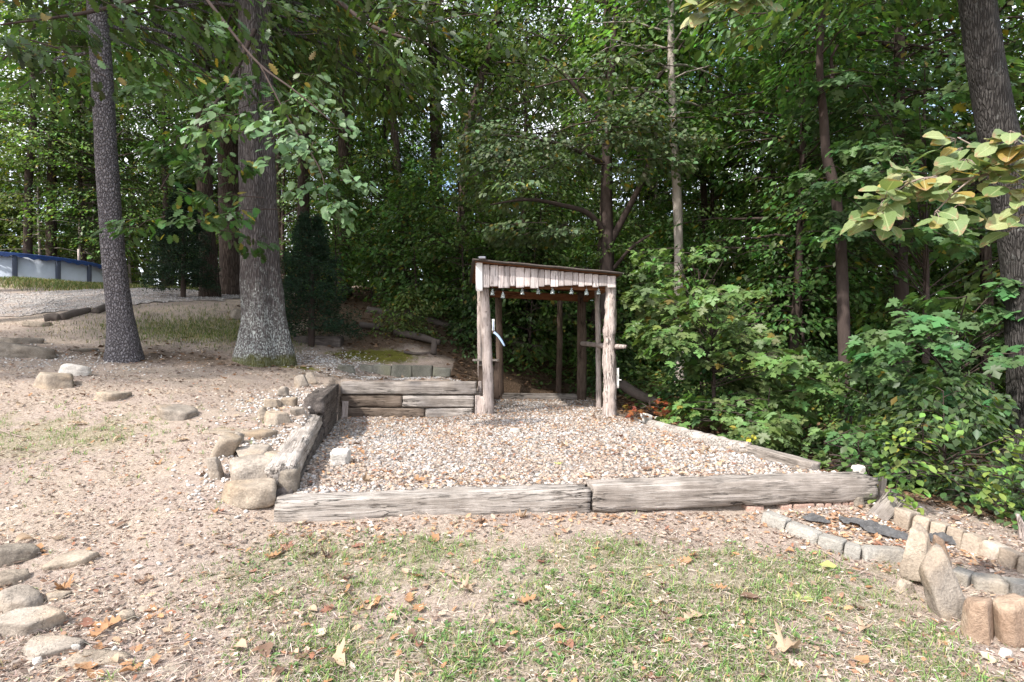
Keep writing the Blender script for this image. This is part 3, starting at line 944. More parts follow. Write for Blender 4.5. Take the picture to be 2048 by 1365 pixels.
# floor sill
timber_at("floor_timber", (-.32, 12.28, .31), (1.38, 12.05, .31), .15, .15, M['tie_grey'], "grey timber lying across the shelter's gravel floor", "timber", GE, 67, .01, .2)
# roof plane: z falls from left to right, level from front to back
rx0, rx1 = -.628, 1.735
def rz_(x): return 2.850 - (x - rx0) / (rx1 - rx0) * .247
Fl = np.array([rx0, 9.02]); Fr = np.array([rx1, 8.80]); Bl = np.array([-.93, 12.42]); Br = np.array([1.78, 12.25])
def roof_slab(z0, z1, inset, nx=14, ny=10):
    V = []; 
    for zz in (z0, z1):
        for j in range(ny + 1):
            for i in range(nx + 1):
                u = inset + (1 - 2 * inset) * i / nx; v = inset + (1 - 2 * inset) * j / ny
                p = (Fl * (1 - u) + Fr * u) * (1 - v) + (Bl * (1 - u) + Br * u) * v
                V.append((p[0], p[1], rz_(rx0 + u * (rx1 - rx0)) + zz + .004 * math.sin(i * 1.7 + j)))
    n = (nx + 1) * (ny + 1); Q = []
    for j in range(ny):
        for i in range(nx):
            a = j * (nx + 1) + i
            Q.append([n + a, n + a + 1, n + a + nx + 2, n + a + nx + 1]); Q.append([a + nx + 1, a + nx + 2, a + 1, a])
    for i in range(nx):
        a = i; b = ny * (nx + 1) + i
        Q.append([a, a + 1, n + a + 1, n + a]); Q.append([b + 1, b, n + b, n + b + 1])
    for j in range(ny):
        a = j * (nx + 1); b = a + nx
        Q.append([a + nx + 1, a, n + a, n + a + nx + 1]); Q.append([b, b + nx + 1, n + b + nx + 1, n + b])
    return np.array(V), [np.array(Q)]
V, Pl = roof_slab(-.004, .018, 0.0)
roof = sh("roof", V, Pl, M['roof'])
# roof planks seen from below
for k in range(13):
    v0 = .03 + k * .94 / 13; v1 = v0 + .94 / 13 - .006
    def edge(u, v): 
        p = (Fl * (1 - u) + Fr * u) * (1 - v) + (Bl * (1 - u) + Br * u) * v
        return [p[0], p[1], rz_(rx0 + u * (rx1 - rx0))]
    q = [edge(.02, v0), edge(.98, v0), edge(.98, v1), edge(.02, v1)]
    V = np.array([[x, y, z - .018] for x, y, z in q] + [[x, y, z - .0065] for x, y, z in q])
    o = sh("roof_plank", V, [np.array([[3, 2, 1, 0], [4, 5, 6, 7], [0, 1, 5, 4], [1, 2, 6, 5], [2, 3, 7, 6], [3, 0, 4, 7]])], M['deck'], False, None, None, (0, 0, 0), roof)
V, Pl = block(.115, .16, .035, .006, .002, 3, 4)
sh("flashing", V + np.array([-.47, 8.995, rz_(-.47) + .036]), Pl, M['metal_grey'], False, None, None, (0, 0, 0), roof)
# beams
def beam(a, b, w, h, mat, seed):
    a = np.array(a); b = np.array(b); v = b - a; L = np.linalg.norm(v)
    V, Pl = timber(L, w, h, seed, .006, 24, .3)
    o = link("beam", mesh_np("beam", V, Pl, mat), tuple((a + b) / 2 - SHL), (0, -math.asin(v[2] / L), math.atan2(v[1], v[0])), SH)
    return o
beam((-.52, 9.335, 2.44), (1.62, 9.11, 2.36), .06, .18, M['deck'], 71)
beam((-.52, 12.2, 2.52), (1.60, 12.0, 2.40), .07, .15, M['deck'], 72)
beam((-.50, 9.40, 2.56), (-.62, 12.3, 2.56), .06, .14, M['deck'], 73)
beam((1.60, 9.2, 2.40), (1.52, 12.0, 2.40), .06, .14, M['deck'], 74)
# the board valance: each board its own piece
FA = np.array([-.470, 9.155]); FB = np.array([1.635, 8.945])
widths = [83, 108, 70, 72, 72, 104, 70, 104, 70, 70, 100, 66, 104, 66, 72, 96, 72, 102, 104]
bots = [455, 440, 460, 458, 437, 455, 443, 465, 445, 428, 447, 437, 432, 426, 445, 432, 452, 440, 457]
tot = sum(widths); acc = 0
rsb = RS(4)
NAIL = mesh_np('nail', _ICO[1][0] * .0045, [_ICO[1][1]], M['metal_grey'])
ang = math.atan2(FB[1] - FA[1], FB[0] - FA[0])
for k, (w, bt) in enumerate(zip(widths, bots)):
    u = (acc + w / 2) / tot; acc += w
    c = FA * (1 - u) + FB * u
    wid = np.linalg.norm(FB - FA) * w / tot - .007
    zb = P(0, 500 + bt * 160 / 964.0, c[1])[2]
    zt = rz_(c[0]) - .038
    V, Pl = block(wid, .022, zt - zb, .003, .002, 100 + k, 6, 9, .012)
    o = sh("valance_board", V, Pl, M['board'], False, None, (c[0], c[1] + rsb.uniform(-.007, .007), (zt + zb) / 2), (0, rsb.uniform(-.006, .006), ang))
    # nail heads
    for sx in (-.28, .28):
        link("nail", NAIL, (sx * wid, -.0135, (zt - zb) / 2 - .055), (0, 0, 0), o)
V, Pl = block(.098, .026, .46, .004, .002, 141, 6)
sh("corner_board", V, Pl, M['board_white'], False, "white painted corner board, taller than the grey ones", (-.522, 9.145, 2.592), (0, 0, ang))
V, Pl = block(.024, .16, .44, .004, .002, 142, 6)
sh("corner_board", V, Pl, M['board'], False, None, (-.575, 9.245, 2.60), (0, 0, 0))
# hanging glass insulators
def insulator(h=.10):
    prof = [(0, .0), (.013, .002), (.016, .012), (.018, .03), (.014, .036), (.022, .042), (.030, .05), (.031, .064), (.024, .068), (.033, .078), (.035, .098), (.030, .101), (.026, .09), (.0, .075)]
    ns = 14; V = []; Q = []
    for r, z in prof:
        for a in np.linspace(0, 2 * np.pi, ns, endpoint=False): V.append((r * math.cos(a), r * math.sin(a), -z))
    for i in range(len(prof) - 1):
        for j in range(ns):
            Q.append([i * ns + j, i * ns + (j + 1) % ns, (i + 1) * ns + (j + 1) % ns, (i + 1) * ns + j][::-1])
    return mesh_np("glass_insulator", np.array(V), [np.array(Q)], M['glass'], None, True)
INS = insulator()
Vc, Pc = tube([(0, 0, 0), (0, 0, .13)], [.003, .003], 6)
INSC = mesh_np("cord", Vc, Pc, M['metal_grey'])
words = ["clear glass insulator hanging outside the shelter's pale left post", "clear glass insulator hanging just inside the pale left post",
         "lowest-hung glass insulator, second inside the left post", "glass insulator hung under the dark wide board, first of the middle row",
         "shortest glass insulator showing least below the valance", "glass insulator under the middle of the valance boards",
         "glass insulator right of the valance's middle, above the slim back post", "glass insulator in front of the thick dark back corner post",
         "glass insulator nearest the shaggy right-hand post"]
for k, (px, py) in enumerate([(962.5, 597), (985, 585), (1006, 591), (1044.5, 584), (1076.5, 583), (1105, 583), (1143, 583), (1173, 585), (1197, 584)]):
    d = 9.12 - .2 * k / 8 + (.25 if k == 0 else .12)
    q = P(px, py, d)
    o = link("glass_insulator", INS, (q[0], q[1], q[2] + .055), (0, 0, k))
    tag(o, words[k], "insulator", "glass insulators hanging under the shelter's front edge")
    c = link("cord", INSC, (0, 0, 0), (0, 0, 0), o)
# bench on the bank side
BN = thing("side_shelf", "narrow grey plank shelf on legs beside the shelter's left front post", "shelf", (-.46, 10.0, .75))
V, Pl = block(.46, .16, .035, .006, .004, 151, 6); o = link("shelf_plank", mesh_np("shelf_plank", V, Pl, M['tie_grey']), (0, 0, .48), (0, 0, 0), BN)
V, Pl = block(.24, .05, .085, .006, .003, 152, 6); o = link("apron", mesh_np("apron", V, Pl, M['tie_dark']), (-.0, -.02, .42), (0, 0, 0), BN)
for k, x in enumerate((-.09, .19)):
    V, Pl = block(.085, .06, .66, .006, .004, 153 + k, 6); o = link("leg", mesh_np("leg", V, Pl, M['post_dark']), (x, 0.045, .12), (0, .02, 0), BN)
# small things screwed to the posts
TH = thing("thermometer_strip", "slim off-white strip fixed to the inner side of the left front post", "strip", (-.305, 9.26, 1.80))
V, Pl = block(.042, .02, .235, .004, 0, 1, 4); link("backplate", mesh_np("backplate", V, Pl, M['white']), (0, 0, 0), (0, 0, .1), TH)
V, Pl = tube([(0, -.016, -.08), (0, -.016, .09)], [.006, .006], 8); link("tube", mesh_np("tube", V, Pl, M['blue']), (0, 0, 0), (0, 0, .1), TH)
BR = thing("bracket", "pale blue two-pronged bracket drooping from the left front post", "bracket", (-.29, 9.22, 1.70))
for k, dy in enumerate((-.018, .018)):
    V, Pl = tube(*resample([(0, dy, .0), (.06, dy * 1.5, -.05), (.125, dy * 1.8, -.14), (.17, dy * 2, -.22)], [.02, .018, .016, .011], 14), 8)
    link("prong", mesh_np("prong", V, Pl, M['blue'], None, True), (0, 0, 0), (0, 0, -.1), BR)
V, Pl = block(.05, .05, .05, .01, 0, 1, 4); link("mount", mesh_np("mount", V, Pl, M['post_dark']), (-.01, 0, .005), (0, 0, 0), BR)
TS = thing("wall_strip", "slim off-white strip low on the outer side of the shaggy right post", "strip", (1.683, 9.06, 1.0))
V, Pl = block(.04, .025, .32, .004, 0, 1, 4); link("backplate", mesh_np("backplate", V, Pl, M['white']), (0, 0, -.03), (0, 0, 0), TS)
V, Pl = block(.05, .02, .018, .003, 0, 1, 2); link("peg", mesh_np("peg", V, Pl, M['white']), (.035, 0, -.06), (0, .1, 0), TS)

# ------------------------------------------------------------------ stones
def stone(px, py, w, h, dep, mat, label, seed, rot=(0, 0, 0), planes=13, flat=0.0, rough=.07, sink=.25, cat="stone", group=None, name="stone", sub=4, d=None, soft=40.0):
    """a stone whose foot shows at (px, py); w,h,dep metres"""
    q = hit(px, py) if d is None else np.array([(px - 1024) / F * d, d, gz((px - 1024) / F * d, d)])
    V, Pl = rock(w, dep, h, seed, sub, planes, rough, flat, soft)
    o = link(name, mesh_np(name, V, Pl, mat, None, False), (q[0], q[1] + dep * .35, q[2] + h * (.5 - sink)), rot)
    return tag(o, label, cat, group)
GS = "stepping stones climbing the bank"
stone(338, 842, .50, .20, .36, M['greystone'], "flat stepping stone with a dry leaf on top, lowest of the row up the bank", 201, (.05, .10, -.15), 10, .62, .04, .30, group=GS)
stone(212, 806, .50, .17, .34, M['sand'], "thin slab stepping stone with a jagged dark broken end", 202, (.04, .06, .2), 10, .6, .05, .25, group=GS)
stone(88, 778, .66, .30, .45, M['sand'], "big sandstone lump with a dark split face on the bank", 203, (.02, .08, -.25), 9, .66, .05, .3, group=GS)
stone(140, 752, .46, .24, .30, M['whitestone'], "rounded white stone behind the big split sandstone lump", 204, (0, .1, .1), 12, 0, .04, .3, group=GS)
stone(30, 716, 1.0, .34, .5, M['darkstone'], "long grey boulder with a pale top at the edge of the shade", 205, (0, .12, .1), 10, .7, .06, .35)
stone(20, 690, .8, .22, .4, M['darkstone'], "low dark boulder behind the long pale-topped one", 206, (0, 0, .4), 9, .6, .07, .4)
stone(160, 703, .5, .09, .4, M['darkstone'], "flat grey stone lying flush in the shade left of the thin trunk", 207, (0, 0, .2), 9, .5, .05, .4)
stone(70, 652, .55, .14, .3, M['sand'], "flat tan stone at the end of the driveway edging logs", 208, (0, .05, .1), 9, .6, .05, .3)
GL = "loose stones piled along the side wall"
stone(488, 1020, .46, .20, .28, M['sand'], "tan sandstone block with chiselled side at the end of the front tie", 211, (.05, -.06, .13), 6, .74, .05, .12, group=GL, soft=45)
stone(487, 968, .52, .24, .34, M['greystone'], "broad grey-tan boulder directly behind the chiselled sandstone block", 212, (.1, .02, .05), 8, .72, .05, .25, group=GL)
stone(424, 962, .13, .24, .14, M['greystone'], "narrow upright stone at the outer end of the grey-tan boulder", 213, (.1, -.2, .3), 8, 0, .05, .2, group=GL)
stone(444, 921, .19, .27, .2, M['sand'], "reddish stone tipped on end with a pointed top", 214, (.1, .45, .2), 7, .75, .04, .15, group=GL, soft=45)
stone(470, 895, .13, .17, .12, M['greystone'], "small pale pointed stone leaning behind the tipped reddish one", 215, (0, .3, .5), 9, 0, .05, .2, group=GL)
stone(498, 920, .40, .10, .32, M['greystone'], "smooth flat slab lying beside the tipped reddish stone", 216, (.18, .05, -.2), 9, .6, .03, .15, group=GL)
stone(568, 985, .24, .26, .26, M['darkstone'], "squat grey stone jammed behind the front tie's end", 217, (.05, .05, .2), 9, .7, .05, .2, group=GL)
stone(548, 950, .22, .10, .2, M['sand'], "pale yellowish flat stone on top of the squat grey one", 218, (.1, .15, .4), 9, .6, .04, -.7, group=GL)
stone(545, 852, .36, .18, .26, M['sand'], "round-shouldered tan stone beside the upper end of the sloping tie", 219, (0, .1, .1), 9, .7, .04, .2, group=GL)
stone(513, 880, .40, .12, .25, M['sand'], "half-buried tan stone between the flat slab and the round-shouldered one", 220, (.05, .05, .1), 9, .6, .05, .3, group=GL)
stone(440, 872, .5, .08, .3, M['sand'], "long flat tan stone almost buried in the dirt", 221, (.05, .05, .1), 9, .5, .05, .4, group=GL)
stone(522, 842, .16, .18, .14, M['sand'], "small wedge stone left of the round-shouldered one", 222, (0, -.3, .1), 8, 0, .05, .2, group=GL)
stone(540, 815, .22, .12, .15, M['sand'], "small tan stone above the wedge stone", 223, (0, 0, .4), 9, .6, .05, .2, group=GL)
stone(575, 812, .22, .12, .18, M['sand'], "tan stone left of the dark square tie end", 224, (0, 0, .2), 9, .6, .05, .2, group=GL)
stone(562, 792, .18, .16, .16, M['greystone'], "grey stone with a dark hollow above the square tie end", 225, (0, .2, .2), 9, 0, .05, .2, group=GL)
stone(600, 776, .22, .24, .12, M['greystone'], "upright slab stone near the top of the stone row", 226, (-.1, -.25, .1), 8, 0, .05, .2, group=GL)
stone(618, 770, .24, .24, .1, M['greystone'], "smooth lilac-grey upright stone at the top of the row, behind the wall corner", 227, (-.1, -.1, .1), 8, 0, .04, .2, group=GL)
stone(590, 830, .2, .1, .16, M['greystone'], "flat pale stone under the square tie end", 228, (0, 0, .2), 9, .6, .05, .2, group=GL)
GB = "stones edging the bottom left corner"
stone(128, 1142, 0.324, 0.119, 0.171, M['sand'], "angular pale sandstone slab lying alone on the dirt", 231, (.1, -.16, .16), 8, .6, .045, 0.40, group=GB, soft=45)
stone(12, 1135, 0.234, 0.204, 0.234, M['darkstone'], "dark stone cut by the picture's edge beside dry leaves", 232, (0, .1, .1), 9, .7, .05, 0.45, group=GB)
stone(5, 1178, 0.198, 0.136, 0.162, M['sand'], "small yellowish stone between the dark one and the brown slab", 233, (0, .1, .3), 9, .7, .05, 0.45, group=GB)
stone(15, 1225, 0.324, 0.136, 0.180, M['greystone'], "brownish slab just above the big rounded slab", 234, (.1, .08, -.1), 8, .7, .04, 0.40, group=GB)
stone(35, 1275, 0.324, 0.145, 0.198, M['greystone'], "large rounded pale slab at the lower left, biggest of its row", 235, (.12, .0, .2), 9, .66, .035, 0.40, group=GB)
stone(75, 1318, 0.306, 0.085, 0.198, M['greystone'], "grey-streaked slab sunk in litter below the large rounded one", 236, (.1, .05, .1), 9, .6, .04, 0.55, group=GB)
stone(170, 1342, 0.324, 0.060, 0.144, M['sand'], "low pinkish slab flush with the litter near the bottom edge", 237, (.06, .02, .1), 9, .5, .04, 0.55, group=GB)
stone(108, 1205, 0.144, 0.060, 0.099, M['sand'], "small tan stone beside the brownish slab", 238, (.1, 0, .3), 9, .6, .05, 0.50, group=GB)
stone(248, 1245, 0.099, 0.076, 0.072, M['sand'], "fist-sized tan stone on the dirt with a twig against it", 239, (.1, .1, .2), 9, .7, .05, 0.45, group=GB, sub=3)
stone(299, 1318, 0.086, 0.043, 0.063, M['sand'], "palm-sized smooth yellow stone near the long twig", 240, (.1, 0, .2), 14, 0, .03, 0.50, group=GB, sub=3)
stone(345, 1350, 0.126, 0.043, 0.081, M['sand'], "flat pale stone at the very bottom, right of the pinkish slab", 241, (.1, 0, .3), 9, .6, .04, 0.55, group=GB, sub=3)
for k, (px, py, s, lb) in enumerate([(143, 1308, .055, "white pebble right of the grey-streaked slab"), (290, 1338, .05, "white pebble below the smooth yellow stone"),
        (225, 1312, .045, "white pebble beside the big curled leaf cluster"), (70, 1332, .05, "white pebble on the lip of the grey-streaked slab"),
        (745, 1068, .05, "white pebble in front of the long front tie"), (1315, 842, .13, "pale stone chip by the dark hole at the gravel's wooded edge")]):
    stone(px, py, s, s * .7, s * .8, M['whitestone'], lb, 250 + k, (0, 0, k), 12, 0, .04, .2, "pebble", "white pebbles on the dirt", "pebble", 3)
# right-hand rocks
GR = "standing rocks at the end of the sunken bed"
stone(1850, 1175, .24, .44, .16, M['sand'], "pale upright rock with an orange side, taller of the leaning pair", 261, (-.12, .18, .2), 7, 0, .05, .14, group=GR, soft=45)
stone(1900, 1238, .30, .44, .17, M['greystone'], "streaked grey-tan rock leaning in front of the pale upright one", 262, (-.12, -.30, .3), 7, 0, .045, .12, group=GR, soft=45)
stone(1818, 1190, .12, .10, .12, M['sand'], "small sandy stone at the foot of the leaning pair", 263, (0, .1, .1), 9, 0, .05, .3, group=GR)
stone(1975, 1292, .175, .28, .16, M['redstone'], "russet round-topped block standing beside its twin", 264, (0, 0, .12), 5, .72, .03, .14, group=GR, soft=45)
stone(2034, 1296, .185, .30, .17, M['redstone'], "tan round-topped block cut by the picture's right edge", 265, (0, 0, .05), 5, .72, .03, .14, group=GR, soft=45)
stone(1890, 1135, .12, .26, .1, M['redstone'], "orange-brown stone hidden behind the pale upright rock", 266, (0, -.15, .1), 7, 0, .05, .2, group=GR)
stone(1722, 955, .17, .20, .13, M['whitestone'], "white jagged stone poking up behind the front tie's split end", 267, (0, .2, .3), 8, 0, .06, .1, d=5.35)
stone(2020, 1315, .1, .05, .07, M['whitestone'], "white flat pebble below the russet block", 268, (0, 0, .2), 10, 0, .04, .3, sub=3)
# concrete block and chip on the gravel
o = stone(678, 934, .165, .165, .15, M['whiteblock'], "broken white concrete block standing on the gravel", 271, (0, 0, .06), 4, .8, .03, .1, "block", None, "concrete_block", 4, None, 45)
V, Pl = block(.17, .15, .165, .014, .006, 272, 10, 9, .05)
V[:, 1] += np.where((V[:, 1] < 0) & (V[:, 2] < .015), .016, 0) - np.where((V[:, 2] > .0), .0, 0)
o.data = mesh_np("concrete_block", V, Pl, M['whiteblock'])
V, Pl = block(.16, .13, .2, .02, .008, 273, 10, 9, .06)
q = P(1281, 842, 8.6)
o = link("concrete_block", mesh_np("concrete_block", V, Pl, M['whiteblock']), (2.02, 8.62, .36), (.1, .25, .4)); tag(o, "pale block tipped over at the gravel's edge near red leaves", "block")
stone(1030, 868, .16, .08, .12, M['whitestone'], "grey chip stone on the leafy gravel near the shelter's opening", 275, (0, 0, .4), 9, .7, .05, .2, sub=3)

# ------------------------------------------------------------------ kerbs and bed
def kerb(points, sx, sy, sz, mat, group, labels, seed, name="kerb_block", tilt=0.0, sink=.075, wedge=0.0, lift=None):
    pts = [np.array(p, dtype=float) for p in points]
    for k in range(len(pts) - 1):
        a, b = pts[k], pts[k + 1]
        L = np.linalg.norm(b - a) - .004
        V, Pl = block(L, sy, sz, .008, .004, seed + k, 8, 8, .03)
        if wedge:
            V[:, 1] += np.where(V[:, 2] > 0, wedge * V[:, 2] / sz * 2, 0)
        c = (a + b) / 2
        z = gz(c[0], c[1]) - sink + sz / 2
        if lift is not None: z = lift[k] + sz / 2
        rs = RS(seed + k)
        o = link(name, mesh_np(name, V, Pl, mat), (c[0], c[1], z), (tilt + rs.uniform(-.05, .05), rs.uniform(-.04, .04) + (gz(*a) - gz(*b)) / max(L, .1) * .6, math.atan2(b[1] - a[1], b[0] - a[0])))
        tag(o, labels[k], "kerb block", group)
def hp(*pp): return [hit(x, y)[:2] for x, y in pp]
GK = "grey concrete edging blocks round the sunken bed"
kerb(hp((1527, 1042), (1574, 1062), (1638, 1090), (1688, 1106), (1722, 1116), (1812, 1122)), 0, .10, .15, M['concrete'], GK,
     ["grey edging block touching the front tie, first of the bed's near side", "grey edging block second from the front tie, clean flat face",
      "grey edging block with a pale scratch, third from the front tie", "short edging block in the middle of the bed's near side",
      "long low edging block running up to the standing rocks"], 301, wedge=.02)
kerb(hp((1905, 1150), (1942, 1166), (2010, 1178), (2075, 1186)), 0, .13, .13, M['concrete'], GK,
     ["edging block just past the standing rocks", "flat-topped grey edging block right of the standing rocks", "grey edging block cut by the picture's right edge"], 311)
GT2 = "tan blocks along the bed's wooded side"
kerb(hp((1795, 1040), (1829, 1055), (1863, 1068), (1895, 1080), (1928, 1092), (1966, 1106), (2004, 1124), (2038, 1140), (2072, 1156)), 0, .14, .18, M['tanblock'], GT2,
     ["pale block at the far end of the tan row, by the grey wedge", "tan block second from the grey wedge", "tan block third from the grey wedge", "tan block with a rounded top in the middle of the row",
      "tan block after the round-topped one, slightly darker", "low rough tan block before the two tall pale ones", "taller pale block, first of the two near the picture's edge", "orange-sided block at the near end of the tan row"], 321, tilt=-.18, lift=None)
GM = "mossy kerb blocks behind the back tie wall"
kerb([(-2.92, 11.0), (-2.66, 10.93), (-2.28, 10.85), (-1.88, 10.78), (-1.50, 10.75), (-1.16, 10.78)], 0, .14, .24, M['mossblock'], GM,
     ["small mossy block at the broken end of the kerb behind the wall", "mossy block with rounded corners, second in the kerb behind the wall", "wide flat mossy block in the middle of the kerb",
      "mossy block with a chipped top, fourth in the kerb", "tilted mossy block at the kerb's low end, nearest the shelter"], 341, lift=[.87, .88, .875, .87, .83])
stone(688, 744, .4, .16, .2, M['mossblock'], "dark broken slab before the mossy kerb blocks", 351, (0, .1, .1), 9, .6, .05, .2)
# bricks under the tie
GBk = "old bricks wedged under the front tie"
for k, (x0, x1, lb) in enumerate([(1490, 1527, "tan brick lying flat before the first edging block"), (1557, 1582, "red brick just past the first edging block"), (1584, 1628, "pinkish brick under the tie, longest of the bricks"),
        (1630, 1646, "narrow tan brick set on end under the tie"), (1647, 1660, "narrow tan brick set on end beside a dark gap"), (1664, 1680, "brick set on end right of the dark gap"), (1681, 1694, "pinkish brick on end, third from the tie's far end"),
        (1695, 1706, "thin red brick on end, before the mottled stone")]):
    u = ((x0 + x1) / 2 - 1168) / (1755 - 1168.0)
    d = 4.52 + .38 * u - .06
    cx = ((x0 + x1) / 2 - 1024) / F * d
    V, Pl = block((x1 - x0) / F * d, .10, .085, .008, .004, 360 + k, 6, 9, .02)
    o = link("brick", mesh_np("brick", V, Pl, M['brick']), (cx, d + .03, .135), (.0, RS(k).uniform(-.04, .04), .15)); tag(o, lb, "brick", GBk)
stone(1722, 1022, .13, .10, .1, M['darkstone'], "mottled greenish stone under the front tie's split end", 371, (0, 0, .2), 10, 0, .05, .2, d=4.78)
V, Pl = timber(.42, .15, .12, 77, .006, 16); q = hit(1778, 1030)
o = link("timber_offcut", mesh_np("timber_offcut", V, Pl, M['tie_grey']), (q[0], q[1] + .1, q[2] - .04), (.5, -.42, .55)); tag(o, "grey timber offcut leaning like a wedge at the bed's far corner", "timber")
stake(q[0] + .12, q[1] + .32, q[2] - .05, .30, .05, .045, M['post'], "lone weathered stake standing behind the grey wedge", (.05, .12), 78)
V, Pl = tube(*resample([(0, 0, -.1), (.02, 0, .08), (-.02, 0, .20)], [.03, .025, .012], 12), 8, 3, .2, 12)
q = hit(2040, 1080); o = link("wooden_stake", mesh_np("wooden_stake", V, Pl, M['post'], None, True), tuple(q)); tag(o, "dark broken stub beyond the tan blocks at the picture's edge", "stake", "short stakes holding the ties")
# crumpled weed fabric in the bed
def cloth(px, py, w, l, rz, seed, label, amp=.045):
    n = 60; u = np.linspace(-.5, .5, n); X, Y = np.meshgrid(u * w, u * l)
    q = np.stack([X.ravel(), Y.ravel(), X.ravel() * 0], -1)
    R = np.hypot(X / w, Y / l).ravel() * 2
    Z = np.abs(fbm(q * np.array([9, 30, 1]) + seed, seed, 4)) * amp * 2.4 * sstep(1.2, .5, R)
    edge = 1 + .35 * fbm(q * 7 + seed, seed + 3, 2)
    h = hit(px, py)
    c, s = math.cos(rz), math.sin(rz)
    xx = (q[:, 0] * c - q[:, 1] * s) * edge + h[0]; yy = (q[:, 0] * s + q[:, 1] * c) * edge + h[1]
    zz = ground_z(xx, yy) + .004 + Z
    V = np.stack([xx, yy, zz], -1) - h
    i = np.arange(n - 1)[:, None] * n; j = np.arange(n - 1)[None]
    Q = np.stack([i + j, i + j + 1, i + n + j + 1, i + n + j], -1).reshape(-1, 4)
    keep = (R[Q].max(1) + .55 * fbm(q[Q[:, 0]] * 8 + seed, seed, 3)) < .95
    o = link("weed_fabric", mesh_np("weed_fabric", V, [Q[keep]], M['fabric'], None, True), tuple(h)); tag(o, label, "fabric", "black weed fabric showing in the bed")
cloth(1745, 1058, .55, .2, -.5, 3, "long crumpled strip of black weed fabric in the middle of the bed", .03)
cloth(1640, 1042, .22, .08, -.35, 5, "small scrap of black weed fabric behind the first edging blocks", .03)
cloth(1868, 1080, .34, .2, -.3, 7, "bunched black weed fabric behind the pale upright rock", .045)

# ------------------------------------------------------------------ pool beyond the lawn
PC = np.array([-19.95, 22.5]); PR = 3.2; z0 = gz(-18, 21) - .25; z1 = 4.72
PL = thing("swimming_pool", "round above-ground pool with white panels and blue cover", "pool", (PC[0], PC[1], z0))
npan = 16
for k in range(npan):
    a0 = 2 * math.pi * k / npan; a1 = 2 * math.pi * (k + 1) / npan
    V = []; Q = []
    m = 6
    for i in range(m + 1):
        a = a0 + (a1 - a0) * i / m
        for r in (PR, PR - .03):
            for z in (0, z1 - z0 - .06):
                V.append((r * math.cos(a), r * math.sin(a), z))
    for i in range(m):
        b = i * 4
        Q += [[b, b + 4, b + 5, b + 1], [b + 6, b + 2, b + 3, b + 7], [b + 1, b + 5, b + 7, b + 3]]
    o = link("wall_panel", mesh_np("wall_panel", V, [np.array(Q)], M['pool_wall'], None, False), (0, 0, 0), (0, 0, 0), PL)
V, Pl = block(.15, .10, z1 - z0 - .05, .02, 0, 1, 4); PPM = mesh_np("upright", V, Pl, M['pool_post'])
for k in range(npan):
    a = 2 * math.pi * k / npan
    link("upright", PPM, ((PR + .04) * math.cos(a), (PR + .04) * math.sin(a), (z1 - z0) / 2 - .03), (0, 0, a + math.pi / 2), PL)
ringp = [((PR + .05) * math.cos(a), (PR + .05) * math.sin(a), z1 - z0) for a in np.linspace(0, 2 * math.pi, 97)]
V, Pl = tube(ringp, [.05] * 97, 8, 1, 0, 1, False); link("top_rail", mesh_np("top_rail", V, Pl, M['pool_blue'], None, True), (0, 0, 0), (0, 0, 0), PL)
V = [(0, 0, z1 - z0 - .12)]; Q = []
for i in range(48):
    a = 2 * math.pi * i / 48; V.append((PR * math.cos(a), PR * math.sin(a), z1 - z0 - .02))
for i in range(48): Q.append([0, 1 + i, 1 + (i + 1) % 48])
A = Acc(); A.add(V, [np.array(Q)])
n = 240; V = []; Q = []
for i in range(n):
    a = 2 * math.pi * i / n; dr = .07 + .06 * abs(math.sin(a * npan / 2)) + .03 * math.sin(a * 57)
    V += [((PR + .11) * math.cos(a), (PR + .11) * math.sin(a), z1 - z0 + .03), ((PR + .13) * math.cos(a), (PR + .13) * math.sin(a), z1 - z0 - dr)]
for i in range(n): Q.append([2 * i, 2 * i + 1, (2 * i + 3) % (2 * n), (2 * i + 2) % (2 * n)])
A.add(V, [np.array(Q)])
link("cover", A.mesh("cover", M['pool_blue'], True), (0, 0, 0), (0, 0, 0), PL)
V, Pl = tube([(0, 0, -.3), (0, 0, 1.45)], [.035, .035], 8)
q = P(157, 520, 24); o = link("marker_pole", mesh_np("marker_pole", V, Pl, M['post'], None, True), (q[0], q[1], q[2] - 1.0)); tag(o, "thin pale pole standing just beyond the pool rim", "pole")
# driveway edging logs
GD = "split logs edging the driveway"
for k, (ax, ay, bx, by, lb) in enumerate([(88, 642, 120, 640, "short dark log at the near end of the driveway edging"), (121, 640, 178, 625, "longest edging log beside the driveway, left of the thin trunk"), (190, 628, 226, 613, "edging log running behind the thin trunk")]):
    a = hit(ax, ay); b = hit(bx, by)
    p, r = resample([a + [0, 0, .03], (a + b) / 2 + [0, .05, .05], b + [0, 0, .03]], [.09, .1, .085], 16)
    V, Pl = tube(p, r, 10, k + 3, .2, 7); o = link("edging_log", mesh_np("edging_log", V - a, Pl, M['log'], None, True), tuple(a)); tag(o, lb, "log", GD)
# logs in the woods
def flog(pts, rad, mat, label, seed, group="fallen logs on the wooded bank"):
    p = [np.array(q, dtype=float) for q in pts]
    p, r = resample(p, rad, 50)
    p[:, 2] = np.maximum(p[:, 2], ground_z(p[:, 0], p[:, 1]) + r * .3)
    V, Pl = tube(p, r, 14, seed, .18, 3.5)
    o = link("fallen_log", mesh_np("fallen_log", V - p[0], Pl, mat, None, True), tuple(p[0])); tag(o, label, "log", group)
flog([P(735, 622, 15), P(860, 655, 15), P(980, 678, 14.6), P(1085, 697, 14.2)], [.12, .105, .09, .06], M['log'], "long thick fallen log sloping down the bank towards the shelter", 3)
flog([P(720, 650, 13.6), P(760, 655, 13.6)], [.08, .07], M['log'], "short log piece lying before the thick fallen log", 4)
flog([P(790, 664, 13.2), P(850, 677, 13.0), P(880, 686, 12.8)], [.09, .08, .06], M['log'], "thin grey fallen log parallel to the thick one", 5)
